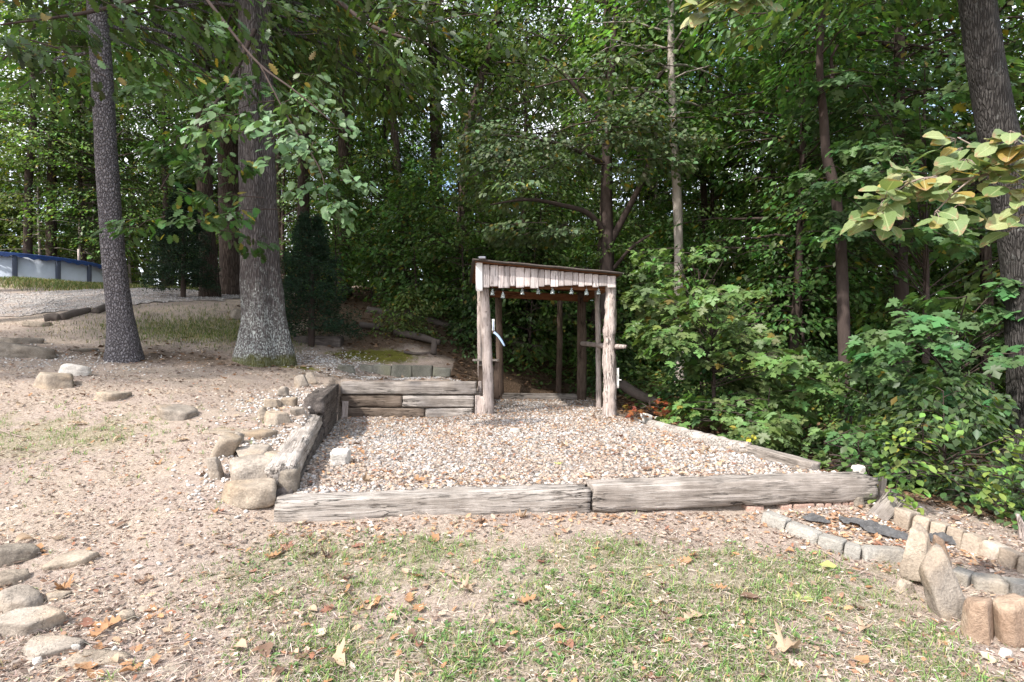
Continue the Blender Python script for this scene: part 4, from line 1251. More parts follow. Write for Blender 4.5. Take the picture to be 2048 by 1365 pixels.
flog([P(808, 704, 12), P(835, 708, 12), P(862, 705, 12)], [.03, .028, .02], M['log'], "bent dark branch lying on the bare bank", 6)
flog([P(1246, 770, 10.8), P(1282, 792, 10.4), P(1320, 806, 10.2)], [.10, .09, .08], M['log'], "grey log slanting down just right of the shaggy shelter post", 7)
p_ = hit(628, 694); V, Pl = timber(1.0, .34, .26, 91, .03, 30)
o = link("rotten_timber", mesh_np("rotten_timber", V, Pl, M['tie_dark']), (p_[0], p_[1] + .3, p_[2] - .03), (0, 0, .08)); tag(o, "dark rotten timber lying under the nearer cedar", "timber")
stone(470, 640, .35, .3, .3, M['darkstone'], "dark stone beside the big oak's trunk on the grass edge", 381, (0, .3, .4), 8, 0, .06, .2)
V, Pl = rock(.16, .13, .42, 382, 3, 9, .08); q = hit(868, 710); o = link("tree_stump", mesh_np("tree_stump", V, Pl, M['log']), tuple(q + [0, 0, .14])); tag(o, "small splintered tan stump at the foot of the bank", "stump")
BP = thing("board_pile", "heap of old pale boards lying in the woods beyond the cedar", "boards", tuple(P(770, 552, 24)))
for k in range(7):
    rs = RS(k + 50); V, Pl = block(rs.uniform(1.2, 2.4), .14, .03, .004, .003, k, 4)
    link("board", mesh_np("board", V, Pl, M['tie_grey']), (rs.uniform(-.5, .5), rs.uniform(-.2, .2), .04 + .05 * k - .2), (rs.uniform(-.1, .1), rs.uniform(-.12, .12), rs.uniform(-.3, .3)), BP)
# ------------------------------------------------------------------ leaves
def leaf_tpl(kind):
    """leaf shapes: x along the leaf 0..1, y across, z up"""
    if kind == 'rhomb':
        V = [(0, 0, 0), (.45, .30, .05), (1, 0, -.08), (.45, -.30, .05)]
        return np.array(V), np.array([[0, 2, 1], [0, 3, 2]])
    if kind == 'ovate':
        xs = [0, .25, .55, .82, 1.0]; w = [0, .27, .34, .20, 0]; m = [0, .0, -.02, -.07, -.14]
        V = [(0, 0, 0)]; 
        for i in (1, 2, 3): V += [(xs[i], 0, m[i]), (xs[i], w[i], m[i] + .06), (xs[i], -w[i], m[i] + .06)]
        V.append((1, 0, m[4])); T = [[0, 1, 2], [0, 3, 1]]
        for i in (0, 1):
            a = 1 + 3 * i; b = a + 3
            T += [[a, b, a + 1], [a + 1, b, b + 1], [a, a + 2, b], [a + 2, b + 2, b]]
        a = 7; T += [[a, 10, a + 1], [a, a + 2, 10]]
        return np.array(V), np.array(T)
    if kind == 'maple':
        out = [(0, .03), (-.04, .20), (.10, .24), (.04, .50), (.24, .36), (.34, .62), (.50, .52), (.46, .30), (.62, .20), (.66, .30), (.80, .16), (1.0, 0)]
        pts = out + [(x, -y) for x, y in out[::-1][1:]]
        V = [(.22, 0, 0)] + [(x, y, -.22 * (x - .2) ** 2 - .25 * y * y + .05) for x, y in pts]
        n = len(pts); T = [[0, i + 2, i + 1] for i in range(n - 1)] + [[0, 1, n]]
        return np.array(V), np.array(T)
    if kind == 'oak':
        out = [(0, .02), (.12, .10), (.20, .22), (.30, .12), (.40, .30), (.52, .14), (.62, .30), (.74, .15), (.86, .18), (1.0, 0)]
        m = len(out); V = [(x, y, .12 * y - .12 * x * x) for x, y in out] + [(x, -y, .12 * y - .12 * x * x) for x, y in out] + [(x, 0, -.12 * x * x) for x, y in out]
        T = []
        for i in range(m - 1):
            a, b, c = i, m + i, 2 * m + i
            T += [[c, c + 1, a], [a, c + 1, a + 1], [c, b, c + 1], [b, b + 1, c + 1]]
        return np.array(V), np.array(T)
TPL = {k: leaf_tpl(k) for k in ('rhomb', 'ovate', 'maple', 'oak')}
_o = [(0, .03), (.16, .13), (.24, .24), (.38, .13), (.50, .31), (.66, .14), (.80, .20), (1.0, .02)]
TPL['oaklite'] = (np.array([(x, y, .2 * y - .12 * x * x) for x, y in _o] + [(x, -y, .2 * y - .12 * x * x) for x, y in _o]),
                  np.array([t_ for i in range(7) for t_ in ([8 + i, 9 + i, i], [i, 9 + i, i + 1])]))

def leaf_frames(a, n):
    x = nrm(a); z = nrm(n - (n * x).sum(-1, keepdims=True) * x); y = np.cross(z, x)
    return x, y, z
def leaf_cloud(tpl, pos, a, n, s, wid=1.0):
    V0, T0 = TPL[tpl]
    x, y, z = leaf_frames(a, n)
    s = np.asarray(s)[:, None, None]
    V = pos[:, None, :] + s * (V0[None, :, 0:1] * x[:, None] + wid * V0[None, :, 1:2] * y[:, None] + V0[None, :, 2:3] * z[:, None])
    k = len(V0)
    T = (np.arange(len(pos)) * k)[:, None, None] + T0[None]
    return V.reshape(-1, 3), T.reshape(-1, 3), k

def leaf_tints(rs, n, base, var=.25, yellow=0.0, ycol=(.26, .21, .04)):
    base = np.array(base)
    t = base[None] * (1 + var * rs.normal(size=(n, 1))).clip(.4, 1.8)
    t = t * (1 + .10 * rs.normal(size=(n, 3)))
    if yellow:
        k = rs.rand(n) < yellow
        t[k] = np.array(ycol) * rs.uniform(.6, 1.2, (k.sum(), 1))
    return t.clip(.005, .9)

def sprays(rs, base, az, L, rise, droop, nleaf, lsize, fan=.55, thick=.10, face=None, hang=.35):
    """leaf positions, axes, normals and sizes for leafy sprays; arrays of the same length n"""
    n = len(L)
    k = np.repeat(np.arange(n), nleaf)
    N = len(k)
    t = rs.rand(N) ** .75 * .92 + .08
    side = rs.choice([-1.0, 1.0], N)
    w = rs.rand(N) ** .8 * fan * L[k] * np.sin(np.pi * np.clip(t * .82 + .12, 0, 1))
    fw = w * .45
    dirx = np.stack([np.cos(az), np.sin(az), np.zeros(n)], -1)
    latx = np.stack([-np.sin(az), np.cos(az), np.zeros(n)], -1)
    r = t * L[k] + fw
    pos = base[k] + dirx[k] * r[:, None] + latx[k] * (side * w)[:, None]
    pos[:, 2] += rise[k] * r - droop[k] * r * r / np.maximum(L[k], .1) - .25 * w * w / np.maximum(L[k] * fan, .1) + rs.normal(size=N) * thick
    ax = dirx[k] * .6 + latx[k] * (side * (.35 + .6 * rs.rand(N)))[:, None] + rs.normal(size=(N, 3)) * .35
    ax[:, 2] = -hang - .4 * rs.rand(N)
    nm = np.stack([rs.normal(size=N) * .38, rs.normal(size=N) * .38, np.ones(N)], -1)
    return pos, ax, nm, lsize * rs.uniform(.65, 1.25, N), k

def limb_tubes(A, base, az, L, rise, droop, r0, twigs=0, rs=None, fan=.5):
    for i in range(len(L)):
        t = np.linspace(0, 1, 6)
        d = np.array([math.cos(az[i]), math.sin(az[i]), 0])
        p = base[i] + d * (t * L[i])[:, None]
        p[:, 2] += rise[i] * t * L[i] - droop[i] * (t * L[i]) ** 2 / max(L[i], .1)
        if rs is not None: p[1:] += rs.normal(size=(5, 3)) * .03 * L[i] * .5
        A.add(*tube(p, r0[i] * np.linspace(1, .25, 6), 5, 0, 0, 1, False))
        for q in range(twigs):
            k = rs.randint(1, 5); sd = rs.choice([-1, 1])
            dd = np.array([math.cos(az[i] + sd * .8), math.sin(az[i] + sd * .8), rs.uniform(-.15, .15)])
            A.add(*tube([p[k], p[k] + dd * L[i] * fan * .5, p[k] + dd * L[i] * fan * .9 + np.array([0, 0, -.05 * L[i]])], r0[i] * np.array([.4, .25, .1]), 4, 0, 0, 1, False))

def make_crown(seed, z0, z1, R, n, nleaf, lsize, base, tpl='rhomb', prof='dome', yellow=.012, az_lim=None, trunk=None, fan=.55, thick=.10, rise=.25, droop=.35, var=.28, hang=.35, inner=0.0, patch=True):
    """(leaf mesh, limb accumulator); trunk: function height -> (x, y)"""
    rs = RS(seed)
    u = (np.arange(n) + rs.rand(n)) / n
    h = z0 + (z1 - z0) * u
    if prof == 'dome': pr = np.sqrt(np.clip(1 - (u * 1.0) ** 2.4, .04, 1)) * (.55 + .45 * sstep(0, .25, u))
    elif prof == 'cone': pr = (1 - u) * .95 + .05
    elif prof == 'column': pr = .55 + .45 * np.sin(np.pi * np.clip(u * .9 + .1, 0, 1))
    else: pr = np.ones(n)
    L = R * pr * rs.uniform(.55, 1.15, n)
    az = (np.arange(n) * 2.399 + rs.normal(size=n) * .4) % (2 * np.pi)
    if az_lim is not None: az = az_lim[0] + (az_lim[1] - az_lim[0]) * rs.rand(n)
    b = np.stack([np.zeros(n), np.zeros(n), h - L * rise * .6], -1)
    if trunk is not None:
        b[:, :2] = np.array([trunk(z) for z in b[:, 2]])
    b[:, 2] = np.maximum(b[:, 2], .15)
    ri = rise * rs.uniform(.4, 1.6, n) + .35 * u; dr = droop * rs.uniform(.6, 1.4, n)
    pos, ax, nm, s, k = sprays(rs, b, az, L, ri, dr, nleaf, lsize, fan, thick, None, hang)
    V, T, kk = leaf_cloud(tpl, pos, ax, nm, s)
    tint = leaf_tints(rs, len(pos), base, var, yellow)
    pt = 1 + .22 * rs.normal(size=(n, 1)) 
    tint = tint * pt[k].clip(.5, 1.6)
    me = mesh_np("crown", V, [T], M['leaf'], np.repeat(tint, kk, 0))
    A = Acc()
    limb_tubes(A, b, az, L * .92, ri, dr, np.clip(L * .012, .006, .06), 2, rs, fan)
    return me, A

def trunk_mesh(pts, rad, mat, seed, ns=16, rough=.10, flute=.04, n=60, extra=None, freq=3.0):
    p, r = resample(pts, rad, n)
    A = Acc()
    A.add(*tube(p, r, ns, seed, rough, freq, True, flute))
    if extra is not None:
        for V, Pl in zip([np.concatenate(extra.V)] if extra.V else [], [extra.P] if extra.V else []):
            A.add(V, Pl)
    return A.mesh("trunk", mat, True)

# crown library for the wood
G1 = (.086, .150, .045); G2 = (.112, .18, .05); G3 = (.076, .138, .052); G4 = (.13, .195, .06)
LIB = {}
def lib(key, seed, H, z0, R, n, nleaf, ls, base, prof, rt, bark, **kw):
    rs = RS(seed + 900)
    bend = rs.uniform(-.02, .02, 2)
    f = lambda z: (bend[0] * z + .12 * math.sin(z * .5 + seed), bend[1] * z + .12 * math.cos(z * .43 + seed) - .12)
    cm, A = make_crown(seed, z0, H, R, n, nleaf, ls, base, prof=prof, trunk=f, **kw)
    zs = np.linspace(-.3, H * .97, 10)
    tm = trunk_mesh([(*f(z), z) for z in zs], rt * np.array([1.35] + list(np.linspace(1.0, .18, 9))), M[bark], seed, 12, .1, .05, 40, A)
    LIB[key] = (tm, cm)
lib('canopy_a', 1, 19, 5.5, 3.6, 70, 100, .19, G1, 'dome', .20, 'bark')
lib('canopy_b', 2, 20, 7.5, 3.4, 64, 100, .19, G2, 'dome', .17, 'darkbark', yellow=.05)
lib('canopy_c', 3, 18, 4.0, 3.2, 70, 100, .18, G3, 'column', .16, 'bark')
lib('mid_a', 4, 11, 1.8, 3.0, 56, 130, .15, G1, 'dome', .11, 'darkbark', rise=.12, droop=.25)
lib('mid_b', 5, 12, 2.4, 3.2, 56, 130, .15, G2, 'dome', .10, 'bark', rise=.10, droop=.22, yellow=.05)
lib('mid_c', 6, 9, 1.2, 2.6, 50, 130, .14, G4, 'column', .08, 'palebark', rise=.12, droop=.25, yellow=.04)
lib('sap_a', 7, 4.6, .5, 1.7, 36, 110, .13, G2, 'column', .035, 'darkbark', rise=.15, droop=.3)
lib('sap_b', 8, 3.2, .3, 1.4, 30, 100, .12, G1, 'dome', .03, 'darkbark', rise=.2, droop=.35, yellow=.05)
lib('bush_a', 9, 1.5, .1, 1.0, 26, 90, .11, G3, 'dome', .02, 'darkbark', rise=.4, droop=.4)
lib('bush_b', 10, 1.2, .05, .95, 26, 90, .10, G4, 'dome', .02, 'darkbark', rise=.4, droop=.5, yellow=.08)
lib('yard', 11, 20, 8.5, 4.4, 90, 170, .20, G1, 'dome', .24, 'bark')  # only for the unseen trees added at left as shade casters

def plant(key, x, y, s, rz, label, cat, group, name):
    z = gz(x, y) - .12
    t = thing(name, label, cat, (x, y, z), (0, 0, rz), group)
    t.scale = (s, s, s)
    tm, cm = LIB[key]
    link("trunk" if key[:4] != 'bush' else "stem", tm, (0, 0, 0), (0, 0, 0), t)
    link("crown" if key[:4] != 'bush' else "foliage", cm, (0, 0, 0), (0, 0, 0), t)
    return t

# ---- trees that can be pointed at
def tree(name, label, base, d, pix, rad, bark, above=(), ns=18, rough=.10, flute=.05, crown=None, group=None, limbs=(), n=70, freq=3.0, cat="tree", lean_d=0.0):
    """trunk through photograph pixels at depth d, then through points above the frame"""
    q0 = hit(*base) if d is None else P(base[0], base[1], d)
    d = q0[1]
    q0 = np.array([q0[0], q0[1], gz(q0[0], q0[1])])
    pts = [q0 + [0, 0, -.25]] + [P(px, py, d + lean_d * (k + 1)) for k, (px, py) in enumerate(pix)]
    pts = [np.array(p) for p in pts]
    for a in above: pts.append(pts[-1] + np.array(a))
    pts = [p - q0 for p in pts]
    t = thing(name, label, cat, tuple(q0), (0, 0, 0), group)
    A = Acc()
    for (lp, lr) in limbs:
        lpts = [P(px, py, d + dd) - q0 for px, py, dd in lp]
        p, r = resample(lpts, lr, 24)
        A.add(*tube(p, r, 9, 5, .1, 5, False))
    if crown is not None:
        zs = np.array([p[2] for p in pts]); xs = np.array([p[0] for p in pts]); ys = np.array([p[1] for p in pts])
        crown = dict(crown)
        loff = crown.pop('off', (0, 0))
        f = lambda z: (np.interp(z, zs, xs) + loff[0], np.interp(z, zs, ys) + loff[1])
        cm, A2 = make_crown(trunk=f, **crown)
        for V in [np.concatenate(A2.V)]: A.add(V, A2.P)
        link("crown", cm, (0, 0, 0), (0, 0, 0), t)
    tm = trunk_mesh(pts, rad, M[bark], len(label), ns, rough, flute, n, A if A.n else None, freq)
    link("trunk", tm, (0, 0, 0), (0, 0, 0), t)
    return t, q0
# the two big yard trees
tree("persimmon_tree", "slim tree with small-blocked alligator bark on the lawn bank, nearest the pool", (250, 716), 9.7,
     [(247, 690), (239, 620), (226, 500), (214, 330), (204, 150), (194, 0)], [.36, .245, .19, .172, .166, .16, .15, .14, .10, .03], 'thin',
     [(-.1, .1, 2.0), (0, 0, 3.0), (.2, 0, 3.0)], 26, .05, .03,
     dict(seed=41, z0=5.4, z1=10.5, R=4.3, az_lim=(-.3, 3.45), n=34, nleaf=140, lsize=.17, base=G1, tpl='oaklite', prof='dome', rise=.05, droop=.25, yellow=.03))
tree("oak_tree", "massive oak with a flared, lichen-whitened base standing above the back wall", (528, 722), 10.5,
     [(528, 708), (528, 680), (526, 625), (521, 540), (516, 420), (513, 220), (510, 0)], [.57, .50, .43, .365, .33, .31, .29, .27, .24, .18, .05], 'oak',
     [(0, .2, 3.0), (.3, .2, 4.0), (.2, 0, 4.0)], 40, .07, .085,
     dict(seed=42, z0=6.0, z1=10.0, R=5.0, az_lim=(-.25, 3.4), n=40, nleaf=150, lsize=.19, base=G1, tpl='oaklite', prof='dome', rise=.05, droop=.22, yellow=.03), n=110)
tree("leaning_tree", "big lichen-spotted trunk leaning in from the picture's right edge", (2038, 880), 6.6,
     [(2064, 800), (2056, 640), (2035, 450), (1994, 250), (1967, 100), (1954, 0)], [.26, .23, .21, .20, .185, .175, .17, .165, .13, .05], 'rightbark',
     [(-.3, 0, 2.0), (-.5, 0, 4.0), (-.4, .3, 4.0)], 26, .07, .04,
     dict(seed=43, z0=6.5, z1=11.0, R=3.0, n=26, nleaf=130, lsize=.17, base=G1, tpl='oaklite', prof='dome', rise=.1, droop=.3))
# dogwood-like layered tree behind the shelter
t_dog, q_dog = tree("understory_tree", "dark forked tree with layered sprays spreading above the shelter roof", (1212, 745), 13.6,
     [(1213, 600), (1215, 480), (1213, 380), (1216, 260), (1222, 150), (1230, 40)], [.20, .165, .15, .125, .11, .09, .06, .02], 'darkbark',
     [(.1, 0, 1.0)], 16, .12, .06, None,
     limbs=[([(1222, 482, 0), (1255, 420, -.1), (1290, 350, -.2), (1308, 290, -.3), (1330, 230, -.4)], [.09, .075, .065, .055, .03]),
            ([(1212, 470, 0), (1180, 430, -.3), (1120, 410, -.7), (1050, 400, -1.2), (980, 410, -1.5)], [.08, .065, .05, .035, .015]),
            ([(1213, 260, 0), (1170, 200, -.2), (1120, 140, -.4), (1080, 110, -.6)], [.07, .055, .045, .03]),
            ([(1218, 240, 0), (1280, 190, -.3), (1330, 140, -.4), (1370, 80, -.6)], [.07, .055, .045, .02]),
            ([(1225, 540, 0), (1270, 490, -.5), (1300, 470, -.6)], [.05, .035, .02]),
            ([(1213, 330, 0), (1150, 300, -.6), (1080, 280, -1.3), (1000, 270, -1.8)], [.06, .05, .035, .015])])
def spray_set(parent, q0, specs, seed, lsize, base, tpl, nleaf, name="foliage", yellow=.03, thick=.05, mat='leaf_near', fan=.6, twigs=2, hang=.35, label=None):
    """leafy sprays whose tips are given as pixel, depth, azimuth, length"""
    rs = RS(seed)
    b = []; az = []; L = []; ri = []; dr = []
    for (px, py, d, a, l, r_, d_) in specs:
        b.append(P(px, py, d) - q0); az.append(a); L.append(l); ri.append(r_); dr.append(d_)
    b = np.array(b); az = np.array(az); L = np.array(L); ri = np.array(ri); dr = np.array(dr)
    pos, ax, nm, s, k = sprays(rs, b, az, L, ri, dr, nleaf, lsize, fan, thick, None, hang)
    tint = leaf_tints(rs, len(pos), base, .22, yellow) * (1 + .18 * rs.normal(size=(len(L), 1)))[k].clip(.6, 1.5)
    A = Acc(); limb_tubes(A, b, az, L * .95, ri, dr, np.clip(L * .011, .006, .03), twigs, rs, fan)
    return pos, ax, nm, s, tint, A
def behind_trunks(px, py, d):
    """the yard trees' own boughs grow on the far side of their trunks"""
    if d > 11 or px > 700: return d
    if 140 < px < 280 or (430 < px < 600 and py < 120): return d + 4.5
    return d
def rnd_specs(seed, n, x0, x1, y0, y1, d0, d1, l0, l1, lean=None, rise=.08, droop=.2):
    rs = RS(seed); out = []
    for k in range(n):
        px = rs.uniform(x0, x1); py = y0 + (y1 - y0) * (k + rs.rand()) / n
        a = rs.uniform(0, 2 * np.pi) if lean is None else lean + rs.normal() * .9
        out.append((px, py, behind_trunks(px, py, rs.uniform(d0, d1)), a, rs.uniform(l0, l1), rise * rs.uniform(0, 2), droop * rs.uniform(.5, 1.5)))
    return out
def leaf_part(parent, name, mat, tpl, pos, ax, nm, s, tint, kind=None):
    V, T, kk = leaf_cloud(tpl, pos, ax, nm, s)
    o = link(name, mesh_np(name, V, [T], M[mat], np.repeat(tint, kk, 0)), (0, 0, 0), (0, 0, 0), parent)
    if kind: o["kind"] = kind
    return o
sp = rnd_specs(51, 40, 960, 1400, 60, 340, 11.6, 15, 1.0, 1.9) + rnd_specs(52, 14, 950, 1080, 250, 400, 11.8, 13, .9, 1.4, math.pi) + rnd_specs(53, 12, 1150, 1330, 230, 330, 11.4, 12.4, .9, 1.3, -.5) + \
     rnd_specs(54, 7, 1030, 1180, 445, 470, 11.6, 12.4, .8, 1.2, math.pi)
pos, ax, nm, s, tint, A = spray_set(t_dog, q_dog, sp, 55, .115, (.105, .155, .072), 'ovate', 125, yellow=.03)
leaf_part(t_dog, "crown", 'leaf_near', 'ovate', pos, ax, nm, s, tint)
link("branch", A.mesh("branch", M['darkbark'], True), (0, 0, 0), (0, 0, 0), t_dog)["kind"] = "stuff"

# the other trunks of the wood that can be told apart
NT_ = dict(n=44, ns=14)
C_ = lambda seed, z0, z1, R, base=G1, n=44, ls=.18, **k: dict(seed=seed, z0=z0, z1=z1, R=R, n=n, nleaf=140, lsize=ls, base=base, **k)
up3 = [(0, 0, 4.0), (.2, .2, 4.0)]
tree("forest_tree", "straight dark trunk rising right beside the farther cedar", (421, 600), 16, [(418, 540), (412, 430), (408, 250), (405, 100)], [.30, .24, .21, .20, .18, .12, .04], 'bark', up3, crown=C_(61, 5, 14, 3.4), **NT_)
tree("forest_tree", "thick dark trunk close behind the big oak on the pool side", (462, 596), 17, [(463, 540), (460, 430), (455, 250), (452, 100)], [.42, .33, .30, .28, .25, .16, .05], 'bark', up3, crown=C_(62, 6, 15, 3.6), **NT_)
tree("forest_tree", "trunk seen above the nearer cedar, upright and brown", (690, 640), 18, [(688, 540), (687, 400), (688, 230), (694, 40)], [.24, .19, .17, .16, .14, .09, .03], 'bark', up3, crown=C_(63, 5, 15, 3.2, G2), **NT_)
tree("forest_tree", "brown trunk glimpsed between the oak and the nearer cedar's top", (604, 620), 19, [(606, 500), (608, 300), (614, 60)], [.26, .2, .18, .16, .1, .03], 'bark', up3, crown=C_(64, 7, 16, 3.4), **NT_)
tree("forest_tree", "tall straight trunk left of the shelter roof, bare to the treetops", (872, 585), 20, [(873, 480), (873, 300), (870, 150), (866, 0)], [.3, .22, .205, .20, .18, .12, .04], 'bark', up3, crown=C_(65, 9, 17, 3.2, G2), **NT_)
tree("forest_tree", "slim trunk leaning back towards the cedar, patched with brown leaves", (814, 590), 18, [(808, 500), (798, 380), (786, 240), (775, 150)], [.2, .14, .13, .12, .10, .07, .02], 'bark', up3, crown=C_(66, 6.5, 14, 2.8, G2, yellow=.12), **NT_)
tree("forest_tree", "crooked pale-topped trunk bending away above the shelter's left corner", (922, 560), 17, [(924, 420), (930, 320), (944, 220), (966, 150), (990, 50)], [.2, .14, .13, .125, .12, .11, .07, .02], 'bark', [(.6, 0, 3), (.4, 0, 3)], crown=C_(67, 7.5, 15, 3.0, G2), **NT_)
tree("forest_tree", "pair-trunked grey tree low behind the shelter's left roof corner", (965, 590), 21, [(962, 480), (958, 380), (955, 250)], [.24, .2, .18, .16, .08, .03], 'palebark', up3, crown=C_(68, 5, 14, 3.2), **NT_)
tree("forest_tree", "pale mottled trunk standing clear above the maple sapling", (1360, 690), 13, [(1358, 560), (1356, 430), (1351, 330), (1344, 180)], [.13, .105, .10, .095, .085, .05, .02], 'palebark', up3, crown=C_(69, 5.5, 13, 2.6, G2), **NT_)
tree("forest_tree", "thin leaning trunk between the forked tree and the pale mottled one", (1332, 560), 22, [(1326, 480), (1312, 400), (1296, 320), (1280, 180)], [.2, .17, .16, .15, .12, .08, .03], 'bark', up3, crown=C_(70, 7, 16, 3.2), **NT_)
tree("forest_tree", "slender silvery trunk far behind the maple, left of the crooked black one", (1604, 600), 18, [(1605, 480), (1608, 350), (1612, 200), (1618, 60)], [.15, .11, .105, .10, .09, .06, .02], 'palebark', up3, crown=C_(71, 8.5, 15, 2.6, G2), **NT_)
tree("forest_tree", "crooked blackish trunk wriggling up right of the maple sapling", (1692, 850), 9.5, [(1689, 700), (1685, 560), (1680, 460), (1668, 370), (1654, 315), (1648, 240), (1640, 150), (1644, 30)], [.10, .092, .085, .082, .078, .072, .066, .055, .05, .03, .01], 'darkbark', [(.2, 0, 2), (0, 0, 2)], n=70, ns=14,
     crown=C_(72, 6, 11, 2.2, G1, 30, .14), limbs=[([(1646, 178, 0), (1660, 165, .1), (1666, 148, .1), (1662, 125, .1), (1675, 90, .1)], [.045, .04, .035, .03, .015])])
tree("forest_tree", "grey trunk tilted behind the shelter's thick dark back post", (1176, 745), 14.8, [(1186, 690), (1198, 610), (1208, 480), (1214, 300)], [.22, .19, .17, .155, .13, .08, .03], 'bark', up3, crown=C_(73, 8, 15, 2.8), **NT_)
tree("forest_tree", "big pale trunk far behind the pool, seen beside the slim blocky-barked tree", (170, 525), 31, [(171, 400), (172, 250), (174, 100)], [.36, .3, .28, .24, .15, .05], 'palebark', up3, crown=C_(74, 8, 20, 4, G4, ls=.22), **NT_)
tree("forest_tree", "second big pale trunk far behind the pool, touching the slim tree's outline", (188, 525), 32, [(188, 400), (187, 250), (188, 100)], [.36, .3, .28, .24, .15, .05], 'palebark', up3, crown=C_(75, 8, 20, 4, G4, ls=.22), **NT_)
tree("forest_tree", "brown trunk behind the middle of the pool with bare twigs beside it", (101, 525), 28, [(103, 420), (104, 330), (108, 230)], [.26, .21, .19, .16, .1, .03], 'bark', up3, crown=C_(76, 7, 17, 3.6, G4, ls=.2), **NT_)
tree("forest_tree", "dark trunk behind the pool nearest the picture's left edge", (55, 520), 27, [(56, 450), (58, 350), (66, 270)], [.22, .17, .16, .14, .09, .03], 'darkbark', up3, crown=C_(77, 6, 16, 3.6, G4, ls=.2), **NT_)
tree("forest_tree", "slim dark trunk with a short fork between the two pale trunks on the right", (1412, 600), 17, [(1410, 480), (1408, 380), (1404, 260)], [.12, .10, .09, .08, .05, .02], 'darkbark', up3, crown=C_(78, 5, 13, 2.6), **NT_)
tree("forest_tree", "thin dark forked trunk behind the maple sapling's top", (1555, 600), 16, [(1552, 500), (1545, 400), (1540, 300)], [.11, .085, .08, .07, .04, .02], 'darkbark', up3, crown=C_(79, 4.5, 12, 2.6, G2), **NT_)
tree("forest_tree", "dark trunk half lost in leaves between the crooked one and the leaning giant", (1808, 800), 11, [(1806, 680), (1802, 540), (1800, 380)], [.16, .13, .12, .11, .08, .02], 'darkbark', up3, crown=C_(80, 5.5, 13, 2.8, G3), **NT_)

# cedars
def cedar(px, py, d, H, R, label, seed):
    q = P(px, py, d); q[2] = gz(q[0], q[1])
    t = thing("cedar_tree", label, "tree", tuple(q), (0, 0, 0), "cedars on the bank")
    rs = RS(seed); n = 120
    u = (np.arange(n) + rs.rand(n)) / n
    h = H * (.10 + .9 * u); L = R * (1.05 - u ** 1.3 * .85) * rs.uniform(.6, 1.15, n)
    az = rs.rand(n) * 2 * np.pi
    b = np.stack([0 * h, 0 * h, h], -1)
    pos, ax, nm, s, k = sprays(rs, b, az, L, np.full(n, .25), np.full(n, .35), 170, .085, .45, .06, None, -.1)
    ax += rs.normal(size=ax.shape) * .6; nm = rs.normal(size=nm.shape)
    V, T, kk = leaf_cloud('rhomb', pos, ax, nm, s, .38)
    tint = leaf_tints(rs, len(pos), (.022, .046, .024), .3, .02, (.08, .06, .02))
    link("foliage", mesh_np("foliage", V, [T], M['needle'], np.repeat(tint, kk, 0)), (0, 0, 0), (0, 0, 0), t)
    A = Acc(); limb_tubes(A, b, az, L * .8, np.full(n, .25), np.full(n, .35), np.full(n, .008))
    tm = trunk_mesh([(0, 0, -.2), (.02, 0, H * .4), (0, 0, H)], [.07, .055, .01], M['darkbark'], seed, 10, .1, .05, 20, A)
    link("trunk", tm, (0, 0, 0), (0, 0, 0), t)
cedar(366, 596, 15.0, 2.9, .85, "bushy dark cedar on the driveway side of the big oak", 3)
cedar(622, 696, 12.2, 2.75, .95, "black-green cedar beside the big oak, on the shelter side", 4)

# ------------------------------------------------------------------ the rest of the wood
def fill(keys, n, region, dmin, seed, words_, cat, group, name, s0=.85, s1=1.2, avoid=()):
    rs = RS(seed); pts = []
    tries = 0
    x0, x1, y0, y1 = region
    while len(pts) < n and tries < n * 60:
        tries += 1
        x = rs.uniform(x0, x1); y = rs.uniform(y0, y1)
        if any((x - a) ** 2 + (y - b) ** 2 < dmin ** 2 for a, b in pts): continue
        if any(ax0 < x < ax1 and ay0 < y < ay1 for ax0, ax1, ay0, ay1 in avoid): continue
        pts.append((x, y))
    pts.sort(key=lambda p: math.hypot(*p))
    for k, (x, y) in enumerate(pts):
        pxx = 1024 + F * x / y
        if name == 'forest_tree' and (1625 < pxx < 1745 or 835 < pxx < 905): continue      # sky shows through here
        if name in ('bush', 'sapling') and not -40 < pxx < 2090: continue
        w = words_(x, y, k)
        plant(keys[k % len(keys)], x, y, rs.uniform(s0, s1), rs.uniform(0, 6.28), w, cat, group, name)
MARKS = [(120, "behind the pool's left part"), (300, "behind the pool's right end"), (430, "behind the farther cedar"), (560, "behind the big oak"), (690, "behind the nearer cedar"), (800, "above the thick fallen log"),
         (940, "just left of the shelter roof"), (1090, "behind the shelter's left half"), (1250, "behind the shelter's right half"), (1400, "behind the pale mottled trunk"), (1540, "behind the maple sapling's middle"),
         (1660, "behind the silvery slender trunk"), (1800, "right of the crooked blackish trunk"), (1950, "behind the hanging yellowish branch"), (9999, "behind the leaning giant trunk")]
_used = {}
def wlab(kind):
    def f(x, y, k):
        px = 1024 + F * x / y
        m = [w for lim, w in MARKS if px < lim][0]
        if px < -60 or px > 2110: return f"{kind} in the wood just outside the picture"
        base = f"{kind} {m}"
        n = _used.get(base, 0); _used[base] = n + 1
        return base + ["", ", second in depth", ", third in depth", ", farther back still", ", among the deepest"][min(n, 4)]
    return f
fill(['canopy_a', 'canopy_b', 'canopy_c'], 17, (-22, 26, 20, 42), 4.2, 101, wlab("tall leafy tree"), "tree", "tall trees of the wood", "forest_tree", avoid=[(-26, -9, 10, 27)])
fill(['canopy_a', 'canopy_b', 'canopy_c'], 18, (-38, -8, 28, 44), 3.4, 105, wlab("sunlit tall tree"), "tree", "tall trees of the wood", "forest_tree")
fill(['mid_a', 'mid_b', 'mid_c'], 18, (-9, 18, 16.5, 28), 2.6, 102, wlab("mid-height understory tree"), "tree", "understory trees of the wood", "understory_tree", avoid=[(-14, -7.5, 10, 27), (-5, 1.5, 10, 17)])
